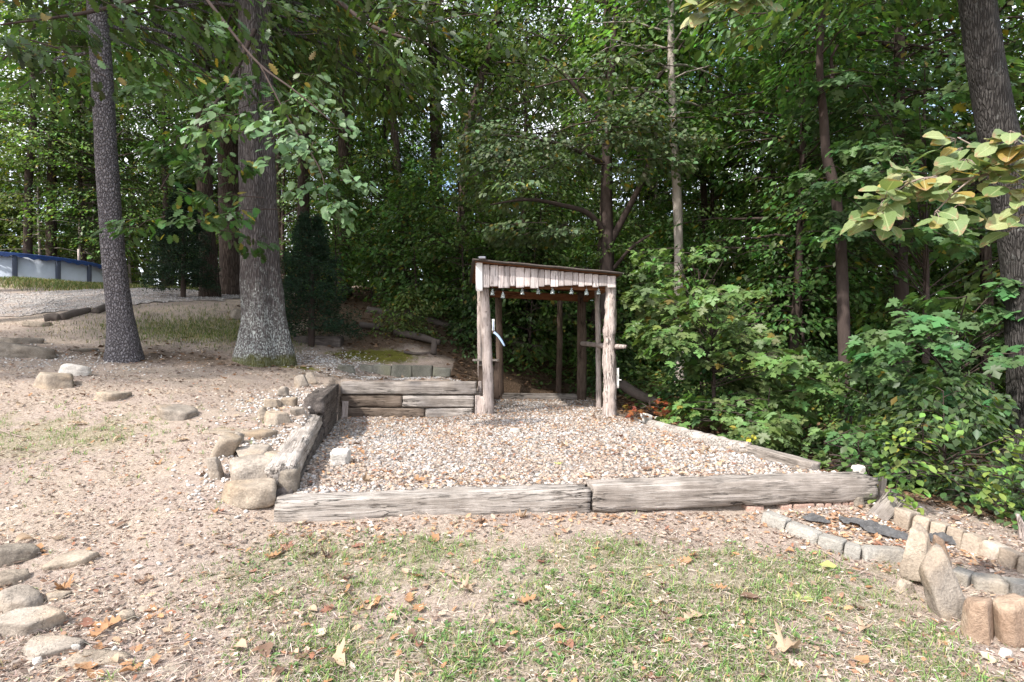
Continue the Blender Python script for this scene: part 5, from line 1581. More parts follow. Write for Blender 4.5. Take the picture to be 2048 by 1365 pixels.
fill(['mid_a', 'mid_b', 'mid_c'], 14, (-32, -7, 26.5, 34), 2.3, 106, wlab("low-branched bright tree"), "tree", "understory trees of the wood", "understory_tree")
fill(['mid_a', 'mid_b', 'mid_c'], 9, (6, 16, 10.5, 16), 2.2, 107, wlab("leafy tree close to the yard"), "tree", "understory trees of the wood", "understory_tree")
fill(['sap_a', 'sap_b'], 34, (-6, 15, 13.5, 22), 1.3, 103, wlab("slim leafy sapling"), "sapling", "saplings under the tall trees", "sapling", avoid=[(-7, -2.6, 10, 15.5)])
fill(['bush_a', 'bush_b', 'sap_b'], 34, (-3.0, 13, 13.0, 18), .9, 104, wlab("low leafy bush"), "bush", "bushes on the forest floor", "bush", .8, 1.4, avoid=[(-3, 2.3, 10, 13.3)])
fill(['bush_a', 'bush_b'], 16, (3.4, 9, 5.6, 12), .75, 108, wlab("bush at the wood's near edge"), "bush", "bushes on the forest floor", "bush", .7, 1.0, avoid=[(0, 4.2, 5, 7)])
# unseen trees added left of the frame to throw shade on wood and bank
for k, (x, y, s) in enumerate([(-13.5, 9.5, .9), (-17.5, 13.0, 1.05), (-12.6, 5.4, .88)]):
    plant('yard', x, y, s, k * 1.3, ["yard tree left of the picture beside the bank boulders", "yard tree left of the picture by the driveway", "slim yard tree left of the picture above the lawn"][k], "tree", "yard trees to the left", "yard_tree")

# the far wood behind, one mass
rs = RS(77)
N = 42000
ang = rs.uniform(-1.05, .95, N); rr = rs.uniform(40, 62, N)
x = np.sin(ang) * rr; y = np.cos(ang) * rr
hz = rs.rand(N) ** .8 * (8.5 + 3 * vnoise(np.stack([ang * 9, rr * 0, rr * 0], -1), 3) + 3.0 * vnoise(np.stack([ang * 31, rr * 0, rr * 0], -1), 6))
pos = np.stack([x, y, ground_z(x, y) + hz], -1)
pos += rs.normal(size=(N, 3)) * .3
V, T, kk = leaf_cloud('rhomb', pos, rs.normal(size=(N, 3)), rs.normal(size=(N, 3)) + [0, -.3, .8], rs.uniform(.35, .75, N), 1.2)
clump = 1 + .5 * fbm(pos * .35, 4, 2)
tag(link("far_wood", mesh_np("far_wood", V, [T], M['leaf'], np.repeat(leaf_tints(rs, N, G4, .25) * clump[:, None], kk, 0))), "distant leafy woods closing the view", None, None, "stuff")

# ------------------------------------------------------------------ maple saplings at the wood's edge
def maple(name, label, base_px, d, H, specs, seed, base, lsize=.15, nleaf=46, single=300, group="maple saplings beside the gravel", yellow=.015, tpl='maple', hang=.35, stem=.03):
    q = P(base_px[0], base_px[1], d); q[2] = gz(q[0], q[1])
    t = thing(name, label, "sapling", tuple(q), (0, 0, 0), group)
    pos, ax, nm, s, tint, A = spray_set(t, q, specs, seed, lsize, base, tpl, nleaf, yellow=yellow, thick=.05, fan=.6, twigs=3, hang=hang)
    rs = RS(seed)
    # bases of sprays joined to the stem
    for (px, py, dd, a, l, r_, d_) in specs:
        p = P(px, py, dd) - q; z = max(.1, p[2] * .72)
        A.add(*tube(*resample([(0, 0, z), (p[0] * .5, p[1] * .5, (z + p[2]) / 2 + .03), tuple(p)], [.010, .008, .006], 8), 5, 0, 0, 1, False))
    tm = trunk_mesh([(0, 0, -.15), (.03, .02, H * .4), (-.02, 0, H * .75), (0, 0, H)], [stem, stem * .8, stem * .5, .005], M['darkbark'], seed, 10, .1, .05, 24, A)
    link("trunk", tm, (0, 0, 0), (0, 0, 0), t)
    # the leaves nearest the camera one by one, the rest as one mass
    near = np.argsort((pos + q)[:, 1] - .4 * rs.rand(len(pos)))[:single]
    rest = np.setdiff1d(np.arange(len(pos)), near)
    V0, T0 = TPL[tpl]
    cols = [leaf_tints(rs, 1, base, .01)[0] * f for f in (.7, .85, 1.0, 1.15, 1.35)]
    ms = [mesh_np("leaf", V0, [T0], M['leaf_near'], np.repeat(np.array([c]), len(V0), 0)) for c in cols]
    X, Y, Z = leaf_frames(ax, nm)
    for i in near:
        o = bpy.data.objects.new("leaf", ms[rs.randint(5)]); col.objects.link(o)
        o.parent = t
        m = Matrix(((X[i][0], Y[i][0], Z[i][0], 0), (X[i][1], Y[i][1], Z[i][1], 0), (X[i][2], Y[i][2], Z[i][2], 0), (0, 0, 0, 1)))
        o.matrix_local = Matrix.Translation(Vector(pos[i])) @ m @ Matrix.Scale(float(s[i]), 4)
    if len(rest): leaf_part(t, "foliage", 'leaf_near', tpl, pos[rest], ax[rest], nm[rest], s[rest], tint[rest], "stuff")
    return t
GM1 = (.105, .172, .052)
sp = rnd_specs(61, 20, 1375, 1580, 585, 720, 8.2, 10.2, .6, 1.1, math.pi * 1.1) + rnd_specs(62, 8, 1335, 1430, 650, 700, 8.3, 9, .5, .8, math.pi) + rnd_specs(63, 14, 1400, 1600, 700, 840, 8.0, 9.6, .5, .95, -.6) + rnd_specs(64, 6, 1330, 1430, 570, 620, 8.6, 9.4, .5, .7, math.pi)
maple("maple_sapling", "bright young maple with tiers of lobed leaves right of the shelter", (1425, 860), 9.0, 2.3, sp, 65, GM1, nleaf=48)
sp = rnd_specs(66, 20, 1790, 2000, 640, 860, 6.4, 8.0, .55, .95, math.pi * 1.05) + rnd_specs(67, 10, 1900, 2080, 560, 700, 6.6, 8, .6, .9)
maple("maple_sapling", "dark green maple with broad lobed leaves before the leaning giant trunk", (1905, 930), 7.3, 2.0, sp, 68, (.078, .14, .05), nleaf=46)
sp = rnd_specs(69, 14, 1440, 1640, 820, 900, 7.2, 8.4, .4, .7, -1.5) + rnd_specs(70, 6, 1380, 1480, 790, 850, 7.8, 8.4, .4, .6)
maple("maple_sapling", "low maple shoots with lobed leaves hanging over the edge timber", (1540, 905), 8.0, .9, sp, 71, GM1, .13, 44, 200, yellow=.03, stem=.018)
sp = rnd_specs(72, 30, 1680, 2040, 160, 520, 8.2, 11, .7, 1.3) + rnd_specs(85, 12, 1640, 1800, 300, 480, 8.6, 10, .6, 1.0, math.pi)
maple("understory_tree", "maple with dark lobed leaves filling the gap behind the hanging yellowish branch", (1850, 850), 9.6, 6.5, sp, 73, (.078, .138, .048), .16, 60, 200, "understory trees of the wood", stem=.06)
sp = rnd_specs(74, 10, 1330, 1480, 490, 570, 10, 12, .5, .9, math.pi)
maple("maple_sapling", "airy maple whip in front of the pale mottled trunk", (1400, 760), 11, 2.6, sp, 75, GM1, .13, 40, 60, stem=.022)
# weedy shrubs beside the bed
sp = rnd_specs(76, 18, 1780, 1990, 880, 1000, 4.9, 5.9, .3, .55, -1.2, .5, .3)
maple("weedy_shrub", "yellow-green arching weeds spilling over behind the tan blocks", (1890, 1040), 5.6, .6, sp, 77, (.15, .20, .045), .072, 30, 220, "weeds by the bed", .08, 'ovate', .1, .008)
sp = rnd_specs(78, 16, 1640, 1800, 880, 960, 5.6, 6.8, .3, .6, -1.2, .4, .3)
maple("weedy_shrub", "green weeds growing behind the front tie's far end", (1720, 1000), 6.3, .6, sp, 79, (.07, .125, .04), .085, 30, 160, "weeds by the bed", .03, 'ovate', .2, .008)
sp = rnd_specs(86, 13, 1960, 2090, 950, 1050, 4.7, 5.8, .3, .6, -1.6, .4, .3)
maple("weedy_shrub", "dark leafy weeds beyond the tan blocks at the picture's edge", (2030, 1090), 5.2, .5, sp, 87, (.055, .10, .035), .07, 28, 120, "weeds by the bed", .03, 'ovate', .2, .008)
sp = rnd_specs(80, 10, 1250, 1345, 800, 850, 8.6, 9.6, .2, .4, -1.5, .3, .3)
maple("weedy_shrub", "low seedling with red and orange leaves by the shaggy post", (1300, 850), 9.2, .35, sp, 81, (.22, .075, .03), .075, 14, 90, "weeds by the bed", .25, 'maple', .1, .006)
sp = [(1497, 868, 7.0, -1.5, .06, 0, 0), (1498, 886, 6.9, -1.4, .06, 0, 0)]
maple("yellow_sprig", "sprig with two bright yellow leaves over the edge timber", (1499, 915), 7.1, .3, sp, 83, (.62, .50, .05), .085, 2, 4, None, 0, 'ovate', .6, .004)
sp = rnd_specs(88, 60, 3, 4, 0, 1, 1, 2, .1, .2)[:0]

# ------------------------------------------------------------------ boughs hanging into the picture
def bigleaf(seed, L=1.0):
    rs = RS(seed); nu, nv = 9, 6
    V = []; curl = rs.uniform(-.35, .35); fold = rs.uniform(.1, .4); twist = rs.uniform(-.5, .5)
    for i in range(nu):
        t = i / (nu - 1)
        w = .36 * math.sin(math.pi * min(1, t ** .85 * .96 + .02)) ** .75 + .004
        for j in range(nv):
            s = (j / (nv - 1)) * 2 - 1
            ww = w * (1 + .06 * math.sin(t * 21 + s * 3 + seed))
            y = s * ww
            z = fold * abs(y) + curl * (t - .3) ** 2 * -1.0 + twist * y * t + .015 * math.sin(t * 25 + seed) * abs(s)
            V.append((t, y, z))
    Q = [[i * nv + j, (i + 1) * nv + j, (i + 1) * nv + j + 1, i * nv + j + 1] for i in range(nu - 1) for j in range(nv - 1)]
    return np.array(V), [np.array(Q)]
def m_bigleaf():
    t = NT("bough_leaf")
    oi = t.n("ShaderNodeObjectInfo")
    tc = t.n("ShaderNodeTexCoord"); sx = t.n("ShaderNodeSeparateXYZ"); t.l(tc.outputs["Object"], sx.inputs[0])
    c = t.ramp(oi.outputs["Random"], [(0.0, (.11, .17, .06)), (.35, (.17, .235, .09)), (.65, (.25, .30, .13)), (.85, (.36, .37, .19)), (.94, (.34, .27, .06)), (1.0, (.22, .14, .03))])
    # veins: ribs that run out from the midrib
    ay = t.math('ABSOLUTE', sx.outputs[1])
    ph = t.math('SUBTRACT', t.math('MULTIPLY', sx.outputs[0], 11.0), t.math('MULTIPLY', ay, 9.0))
    vn = t.math('ABSOLUTE', t.math('SUBTRACT', t.math('FRACT', ph), .5))
    vein = t.ramp(vn, [(0.0, 1.0), (.10, 0.0)])
    mid = t.ramp(ay, [(0.0, 1.0), (.03, 0.0)])
    vv = t.math('MAXIMUM', t.math('MULTIPLY', vein, .5), mid)
    c = t.mix(t.math('MULTIPLY', vv, .45), c, (.52, .55, .30))
    n = t.noise(t.coord((1, 1, 1)), 4.0, 4, .6)
    edge = t.math('ADD', t.math('MULTIPLY', sx.outputs[0], .55), t.math('MULTIPLY', n, .8))
    c = t.mix(t.ramp(edge, [(.86, 0.0), (.97, .8)]), c, (.30, .17, .10))
    sp = t.noise(t.coord((1, 1, 1)), 22.0, 2, .5)
    c = t.mix(t.ramp(sp, [(.70, 0.0), (.76, .7)]), c, (.14, .08, .04))
    nm = t.bump(t.math('ADD', vv, n), .25, .03)
    p = t.pbsdf(c, .5, .35, nm)
    tr = t.n("ShaderNodeBsdfTranslucent"); t.l(t.mix(1.0, c, (1.2, 1.2, .6), 'MULTIPLY'), tr.inputs[0])
    mx = t.n("ShaderNodeMixShader"); mx.inputs[0].default_value = .3
    t.l(p, mx.inputs[1]); t.l(tr.outputs[0], mx.inputs[2])
    return t.done(mx.outputs[0])
M['bough'] = m_bigleaf()
BL = [mesh_np("leaf", *bigleaf(s), M['bough'], None, True) for s in range(7)]
def bough(label, stems, leaves, seed, lsize, origin, cat="branch", group="hickory branches hanging into view", cluster=5, spread=.9):
    """stems: lists of (px,py,d) with radius; leaves: clusters at (px,py,d, azimuth)"""
    q = P(*origin)
    t = thing("hanging_branch", label, cat, tuple(q), (0, 0, 0), group)
    A = Acc()
    for pts, r in stems:
        p, rr_ = resample([P(*p_) - q for p_ in pts], r, 30)
        A.add(*tube(p, rr_, 8, 3, .1, 40, True))
    rs = RS(seed)
    L = []
    for (px, py, d, a, nl) in leaves + [(l[0] + 14, l[1] + 16, l[2] + .05, l[3] + .35, l[4] - 1) for l in leaves]:
        c = P(px, py, d) - q
        for i in range(nl):
            f = (i / max(1, nl - 1) - .5) * 2
            aa = a + f * spread + rs.normal() * .25
            ax = np.array([math.cos(aa), math.sin(aa) * .7, rs.uniform(-.75, .12)]); ax /= np.linalg.norm(ax)
            nm = np.array([rs.normal() * .5, -.55 + rs.normal() * .35, .8])
            s = lsize * rs.uniform(.65, 1.2)
            b = c + ax * rs.uniform(.01, .06) + rs.normal(size=3) * .012
            A.add(*tube([c, (c + b) / 2 + [0, 0, .006], b], [.0018, .0016, .0014], 5))
            L.append((b, ax, nm, s))
    link("stem", A.mesh("stem", M['twig'], True), (0, 0, 0), (0, 0, 0), t)["kind"] = "stuff"
    for (b, ax, nm, s) in L:
        x, y, z = leaf_frames(ax[None], nm[None])
        m = Matrix(((x[0][0], y[0][0], z[0][0], 0), (x[0][1], y[0][1], z[0][1], 0), (x[0][2], y[0][2], z[0][2], 0), (0, 0, 0, 1)))
        o = bpy.data.objects.new("leaf", BL[rs.randint(7)]); col.objects.link(o); o.parent = t
        o.matrix_local = Matrix.Translation(Vector(b)) @ m @ Matrix.Scale(float(s), 4)
    return t
PI = math.pi
bough("hickory branch with big pale yellow-green leaves hanging before the leaning giant trunk",
      [([(2300, 280, 2.3), (2100, 330, 2.4), (2010, 340, 2.4), (1920, 360, 2.45), (1850, 356, 2.5), (1790, 385, 2.5), (1750, 425, 2.5)], [.010, .008, .007, .0055, .004, .003, .002]),
       ([(2010, 340, 2.4), (1960, 300, 2.45), (1915, 275, 2.5)], [.005, .004, .002]),
       ([(1960, 345, 2.4), (1905, 390, 2.35), (1870, 425, 2.35)], [.004, .003, .002]),
       ([(2120, 320, 2.35), (2060, 280, 2.3), (2020, 262, 2.3)], [.005, .004, .002]),
       ([(2200, 400, 2.3), (2100, 420, 2.3), (2040, 430, 2.3)], [.005, .004, .002])],
      [(1752, 425, 2.5, PI * 1.1, 6), (1770, 400, 2.5, PI * 1.25, 5), (1800, 380, 2.5, PI * .95, 5), (1815, 345, 2.52, PI * 1.05, 5), (1850, 358, 2.5, PI * 1.3, 5), (1880, 352, 2.48, PI * .8, 4),
       (1912, 280, 2.5, PI * .9, 5), (1935, 320, 2.46, PI * 1.2, 5), (1960, 345, 2.42, PI * 1.4, 5), (1985, 305, 2.44, PI * .8, 4), (2010, 340, 2.4, PI * 1.5, 5), (2025, 265, 2.3, PI * .9, 5),
       (2045, 300, 2.32, PI * 1.1, 5), (2060, 345, 2.36, PI * 1.4, 5), (2050, 395, 2.3, PI * 1.3, 4), (1872, 424, 2.35, PI * 1.3, 4), (1900, 395, 2.36, PI * 1.5, 4), (2010, 375, 2.36, PI * 1.5, 4), (2045, 432, 2.3, PI * 1.2, 3)],
      91, .105, (2048, 320, 2.4))
bough("small bough of pale drooping leaves at the picture's top edge",
      [([(1480, -160, 3.1), (1465, -60, 3.1), (1440, -10, 3.1), (1415, 10, 3.1)], [.01, .007, .005, .003])],
      [(1425, -2, 3.1, PI * 1.15, 6), (1450, -8, 3.1, PI * 1.35, 6), (1470, -15, 3.08, PI * 1.5, 6), (1490, -20, 3.1, PI * 1.7, 5), (1400, 8, 3.1, PI * 1.05, 3), (1510, -10, 3.1, PI * 1.6, 4)],
      92, .125, (1470, -30, 3.1), spread=.7)
# bough of the oak in front of its trunk
sp = rnd_specs(93, 8, 560, 690, 120, 260, 6.6, 7.6, .35, .6, 0, .05, .25) + rnd_specs(94, 8, 430, 640, 190, 310, 6.8, 7.8, .35, .6, PI, .05, .25) + rnd_specs(95, 7, 620, 700, 330, 440, 6.6, 7.0, .25, .4, -1.0, 0, .3) + rnd_specs(96, 5, 540, 640, 230, 330, 6.3, 6.8, .25, .45, -1.6, 0, .3)
def leafy_bough(label, specs, seed, base, lsize, tpl, nleaf, single, origin, stems, yellow=.02, group="leafy boughs of the yard trees", hang=.4):
    q = P(*origin)
    t = thing("hanging_branch", label, "branch", tuple(q), (0, 0, 0), group)
    pos, ax, nm, s, tint, A = spray_set(t, q, specs, seed, lsize, base, tpl, nleaf, yellow=yellow, thick=.05, fan=.6, hang=hang)
    for pts, r in stems:
        p, rr_ = resample([P(*p_) - q for p_ in pts], r, 24); A.add(*tube(p, rr_, 8, 3, .1, 10, True))
    link("stem", A.mesh("stem", M['darkbark'], True), (0, 0, 0), (0, 0, 0), t)["kind"] = "stuff"
    rs = RS(seed)
    nm = nm + np.array([0, -.5, 0])
    near = np.argsort((pos + q)[:, 1] - .3 * rs.rand(len(pos)))[:single]; rest = np.setdiff1d(np.arange(len(pos)), near)
    V0, T0 = TPL[tpl]
    ms = [mesh_np("leaf", V0, [T0], M['leaf_gloss'], np.repeat(np.array([np.array(base) * f]), len(V0), 0)) for f in (.75, .9, 1.05, 1.25)]
    X, Y, Z = leaf_frames(ax, nm)
    for i in near:
        o = bpy.data.objects.new("leaf", ms[rs.randint(4)]); col.objects.link(o); o.parent = t
        m = Matrix(((X[i][0], Y[i][0], Z[i][0], 0), (X[i][1], Y[i][1], Z[i][1], 0), (X[i][2], Y[i][2], Z[i][2], 0), (0, 0, 0, 1)))
        o.matrix_local = Matrix.Translation(Vector(pos[i])) @ m @ Matrix.Scale(float(s[i]), 4)
    if len(rest): leaf_part(t, "foliage", 'leaf_gloss', tpl, pos[rest], ax[rest], nm[rest], s[rest], tint[rest], "stuff")
leafy_bough("bough of rounded blue-green leaves hanging in front of the big oak's trunk", sp, 97, (.10, .17, .075), .125, 'ovate', 18, 290, (560, 150, 7.5),
            [([(300, -150, 8.0), (430, 20, 7.8), (520, 130, 7.4), (600, 190, 7.0), (670, 250, 6.9)], [.03, .022, .015, .01, .006]),
             ([(520, 130, 7.4), (590, 260, 7.0), (640, 340, 6.9), (660, 420, 6.8)], [.012, .01, .008, .004])])
sp = rnd_specs(98, 22, 250, 560, 120, 470, 8.0, 9.4, .5, 1.0, None, .05, .25)
leafy_bough("dark lobed oak bough filling the space between the two yard trees", sp, 99, (.055, .105, .028), .17, 'oak', 40, 200, (420, 200, 9),
            [([(510, 60, 10), (450, 180, 9.4), (380, 280, 9), (320, 380, 8.8)], [.04, .03, .02, .008])], .06)
sp = rnd_specs(88, 20, -40, 470, -60, 120, 7.0, 9.4, .6, 1.2, None, .05, .25) + rnd_specs(89, 15, 580, 900, -60, 110, 7.4, 10, .6, 1.2, None, .05, .25)
leafy_bough("dark canopy bough with lobed leaves across the picture's top left", sp, 90, (.05, .095, .028), .17, 'oak', 44, 200, (300, -100, 8.5),
            [([(510, -80, 10), (380, -40, 9.4), (200, 20, 9), (0, 50, 8.6)], [.05, .04, .03, .012]), ([(510, -60, 10), (640, -20, 9.6), (760, 60, 9), (860, 90, 8.8)], [.05, .04, .03, .012])], .05)
sp = rnd_specs(56, 11, 1480, 1960, -80, 60, 7.5, 10, .6, 1.2, None, .05, .25)
leafy_bough("high bough with green leaves along the top edge right of centre", sp, 57, (.06, .11, .03), .15, 'ovate', 46, 120, (1700, -100, 8.5),
            [([(1960, 20, 7), (1860, -40, 7.6), (1720, -40, 8.4), (1560, -10, 8.8)], [.04, .03, .02, .01])], .05)
# ------------------------------------------------------------------ loose gravel
def small_rocks(n, seed):
    out = []
    for k in range(n):
        rs = RS(seed + k)
        V, Fc = _ICO[1]
        nn = nrm(rs.normal(size=(7, 3))); dd = rs.uniform(.55, .95, 7)
        c = V @ nn.T
        r = np.where(c > .05, dd[None] / np.maximum(c, .05), 9).min(1).clip(.3, 1.0)
        out.append((V * r[:, None], Fc))
    return out
PEB = small_rocks(8, 400)
def scatter_rocks(name, P3, size, tint, mat, label, flat=.7, seed=0):
    rs = RS(seed); A_V = []; A_T = []; A_C = []; off = 0
    kind = rs.randint(len(PEB), size=len(P3))
    for k in range(len(PEB)):
        idx = np.where(kind == k)[0]
        V0, F0 = PEB[k]
        an = rs.rand(len(idx)) * 6.283; c = np.cos(an)[:, None]; s = np.sin(an)[:, None]
        sx = size[idx][:, None] * rs.uniform(.7, 1.3, (len(idx), 1)); sz = size[idx][:, None] * flat * rs.uniform(.7, 1.3, (len(idx), 1))
        x = V0[None, :, 0] * sx; y = V0[None, :, 1] * size[idx][:, None]; z = V0[None, :, 2] * sz
        tx = rs.normal(size=(len(idx), 1)) * .3
        V = np.stack([x * c - y * s, x * s + y * c, z + x * tx], -1) + P3[idx][:, None, :]
        A_V.append(V.reshape(-1, 3)); A_T.append(((np.arange(len(idx)) * len(V0))[:, None, None] + F0[None]).reshape(-1, 3) + off)
        A_C.append(np.repeat(tint[idx], len(V0), 0)); off += len(idx) * len(V0)
    o = link(name, mesh_np(name, np.concatenate(A_V), [np.concatenate(A_T)], mat, np.concatenate(A_C)))
    return tag(o, label, None, None, "stuff")
rs = RS(500)
def pts_in(poly, n, bias=1.0, rs=rs):
    lo, hi = poly.min(0), poly.max(0); out = []
    while sum(map(len, out)) < n:
        x = rs.uniform(lo[0], hi[0], n); y = lo[1] + (hi[1] - lo[1]) * rs.rand(n) ** bias
        k = in_poly(x, y, poly); out.append(np.stack([x[k], y[k]], -1))
    return np.concatenate(out)[:n]
def relief(x, y):
    q = np.stack([x, y, x * 0], -1)
    return fbm(q * 1.4, 3, 3) * 0.035 + fbm(q * 6.5, 9, 3) * 0.016 + fbm(q * 17, 19, 2) * 0.007
N = 25500
xy = pts_in(PAD, N, 1.35)
inner = poly_dist(xy[:, 0], xy[:, 1], PAD) > .10
xy = xy[inner]; N = len(xy)
z = pad_z(xy[:, 0], xy[:, 1]) + relief(xy[:, 0], xy[:, 1]) * .5
size = rs.uniform(.0065, .019, N) * rs.choice([1, 1, 1, 1.7], N)
tone = rs.uniform(.28, .60, (N, 1))
tint = np.concatenate([tone, tone * .955, tone * .92], 1)
br = rs.rand(N) < np.clip(.40 + .9 * fbm(np.c_[xy * 1.2, xy[:, :1] * 0], 71, 3), .1, .8); tint[br] = np.array([.36, .265, .20]) * rs.uniform(.6, 1.2, (br.sum(), 1))
gr = rs.rand(N) < .10; tint[gr] = np.array([.24, .235, .235]) * rs.uniform(.7, 1.3, (gr.sum(), 1))
tint = tint * .66 + np.array([.43, .37, .325]) * .34
scatter_rocks("loose_gravel", np.c_[xy, z + size * .35], size, tint, M['gravel'], "pale crushed stone scattered over the level pad", .7, 1)
# gravel and chips beside the wall, on the drive and by the mossy kerb
def patch(cx, cy, sx, sy, n, rs):
    return np.c_[cx + rs.normal(size=n) * sx, cy + rs.normal(size=n) * sy]
q = np.concatenate([patch(-2.35, 5.3, .18, .55, 700, rs), patch(-2.95, 7.3, .25, .6, 700, rs), patch(-3.6, 11.2, .5, .35, 900, rs), patch(-2.0, 10.2, .8, .15, 500, rs), patch(-7.6, 9.3, 1.2, .5, 600, rs), patch(2.9, 4.5, .35, .25, 250, rs)])
k = ~in_poly(q[:, 0], q[:, 1], PAD); q = q[k]
sz = rs.uniform(.008, .022, len(q)); tone = rs.uniform(.35, .7, (len(q), 1)); 
scatter_rocks("gravel_spill", np.c_[q, ground_z(q[:, 0], q[:, 1]) + relief(q[:, 0], q[:, 1]) + sz * .3], sz, np.concatenate([tone, tone * .94, tone * .88], 1), M['gravel'], "stone chips spilt around the walls and kerb", .7, 2)
q = pts_in(DRIVE, 9000, 1.0); q = q[(poly_dist(q[:, 0], q[:, 1], DRIVE) > .2) & (q[:, 0] > -18)]
sz = rs.uniform(.010, .026, len(q)); tone = rs.uniform(.32, .58, (len(q), 1))
scatter_rocks("drive_stones", np.c_[q, ground_z(q[:, 0], q[:, 1]) + relief(q[:, 0], q[:, 1]) + .014 + sz * .3], sz, np.concatenate([tone, tone * .94, tone * .92], 1), M['gravel'], "pale stones on the driveway", .6, 3)

# ------------------------------------------------------------------ litter, thatch, grass
def view_pts(n, y0, y1, spread, power, rs):
    """points on the ground seen from the yard, thicker towards the near side"""
    y = y0 * (y1 / y0) ** (rs.rand(n) ** power)
    x = rs.uniform(-1, 1, n) * y * spread
    return x, y
def on_ground(x, y):
    ins = in_poly(x, y, PAD)
    return ground_z(x, y) + relief(x, y) * np.where(ins, .5, 1.0)
def clear_of_walls(x, y):
    d = poly_dist(x, y, PAD); ins = in_poly(x, y, PAD)
    return ~((d < .13) & (y < 10))
rs = RS(510)
x, y = view_pts(160000, 1.7, 12.0, 1.35, .8, rs)
zn = zones(x, y); ins = in_poly(x, y, PAD)
dens = np.where(ins, .5, .55 + .9 * fbm(np.stack([x * 1.7, y * 1.7, x * 0], -1), 8, 3)) * (1 - .55 * zn[:, 0])
k = (rs.rand(len(x)) < dens) & clear_of_walls(x, y)
x, y = x[k], y[k]; n = len(x)
PAL = np.array([(.38, .30, .245), (.28, .21, .17), (.48, .40, .335), (.20, .145, .115), (.42, .28, .19), (.54, .47, .41), (.15, .105, .085), (.36, .19, .12)])
tint = PAL[rs.choice(8, n, p=[.18, .2, .12, .18, .08, .08, .12, .04])] * rs.uniform(.75, 1.25, (n, 1))
an = rs.rand(n) * 6.283
ax = np.stack([np.cos(an), np.sin(an), rs.normal(size=n) * .25], -1)
nm = np.stack([rs.normal(size=n) * .45, rs.normal(size=n) * .45, np.ones(n)], -1)
s = rs.uniform(.010, .030, n) * (1 + .06 * np.clip(y - 4, 0, 6)) * np.where(rs.rand(n) < .12, 1.9, 1)
V, T, kk = leaf_cloud('rhomb', np.stack([x, y, on_ground(x, y) + .006 + .008 * rs.rand(n) + .014 * in_poly(x, y, PAD)], -1), ax, nm, s)
tag(link("leaf_litter", mesh_np("leaf_litter", V, [T], M['litter'], np.repeat(tint, kk, 0))), "crumbled dry leaves and chips over the bare ground", None, None, "stuff")
# thatch: dead grass strands and pine straw
TPL['strand'] = (np.array([(0, .5, 0), (0, -.5, 0), (.5, .45, .12), (.5, -.45, .12), (1, .1, .0), (1, -.1, .0)]), np.array([[0, 1, 2], [1, 3, 2], [2, 3, 4], [3, 5, 4]]))
x, y = view_pts(94000, 1.7, 9.5, 1.35, 1.1, rs)
zn = zones(x, y); ins = in_poly(x, y, PAD)
dens = np.where(ins, .02, .45 + .7 * fbm(np.stack([x * 1.2, y * 1.2, x * 0], -1), 18, 3) + .6 * zn[:, 0]) 
k = (rs.rand(len(x)) < dens) & clear_of_walls(x, y); x, y = x[k], y[k]; n = len(x)
an = rs.rand(n) * 6.283
ax = np.stack([np.cos(an), np.sin(an), rs.uniform(-.1, .35, n)], -1); nm = np.stack([rs.normal(size=n) * .5, rs.normal(size=n) * .5, np.ones(n)], -1)
tint = np.array([.52, .435, .36]) * rs.uniform(.45, 1.25, (n, 1)) * (1 + rs.normal(size=(n, 3)) * .05)
V, T, kk = leaf_cloud('strand', np.stack([x, y, on_ground(x, y) + .004 + .008 * rs.rand(n)], -1), ax, nm, rs.uniform(.03, .075, n), .045)
tag(link("thatch", mesh_np("thatch", V, [T], M['litter'], np.repeat(tint, kk, 0))), "dead grass strands matted on the lawn", None, None, "stuff")
TPL['spear'] = (np.array([(0, .5, 0), (0, -.5, 0), (.55, .36, .08), (.55, -.36, .08), (1, 0, -.08)]), np.array([[0, 1, 2], [1, 3, 2], [2, 3, 4]]))
# green grass in tufts
TPL['blade'] = (np.array([(0, .5, 0), (0, -.5, 0), (.45, .42, .10), (.45, -.42, .10), (.8, .25, .02), (.8, -.25, .02), (1, 0, -.12)]), np.array([[0, 1, 2], [1, 3, 2], [2, 3, 4], [3, 5, 4], [4, 5, 6]]))
def grass(name, n_tuft, y0, y1, spread, power, seed, per, h, label, thr=.0, base=(.175, .262, .080), maxy=None):
    rs = RS(seed)
    x, y = view_pts(n_tuft, y0, y1, spread, power, rs)
    zn = zones(x, y)[:, 0]; ins = in_poly(x, y, PAD)
    cl = fbm(np.stack([x * 3.4, y * 3.4, x * 0], -1), 28, 3)
    dens = np.clip(zn * (.8 + 1.3 * cl), 0, 1) * .8 + .006
    k = (rs.rand(len(x)) < dens) & ~ins & clear_of_walls(x, y)
    x, y, zn = x[k], y[k], zn[k]; nt = len(x)
    i = np.repeat(np.arange(nt), per); n = len(i)
    bx = x[i] + rs.normal(size=n) * .016; by = y[i] + rs.normal(size=n) * .016
    an = rs.rand(n) * 6.283; lean = rs.uniform(.25, 1.5, n)
    ax = np.stack([np.cos(an) * lean, np.sin(an) * lean, np.ones(n) * .8], -1)
    nm = np.stack([-np.cos(an), -np.sin(an), lean], -1)
    ts = rs.uniform(.55, 1.25, nt)[i]
    t0 = leaf_tints(rs, n, base, .2) * (1 + .2 * rs.normal(size=(nt, 1)))[i].clip(.6, 1.5)
    dry = rs.rand(n) < .16; t0[dry] = np.array([.42, .35, .18]) * rs.uniform(.7, 1.2, (dry.sum(), 1))
    V, T, kk = leaf_cloud('blade', np.stack([bx, by, on_ground(bx, by) - .003], -1), ax, nm, h * ts * rs.uniform(.5, 1.3, n), .10)
    return tag(link(name, mesh_np(name, V, [T], M['grass'], np.repeat(t0, kk, 0))), label, None, None, "stuff")
grass("grass", 34000, 2.15, 5.0, .95, 1.0, 520, 6, .042, "thin green lawn grass growing in tufts")
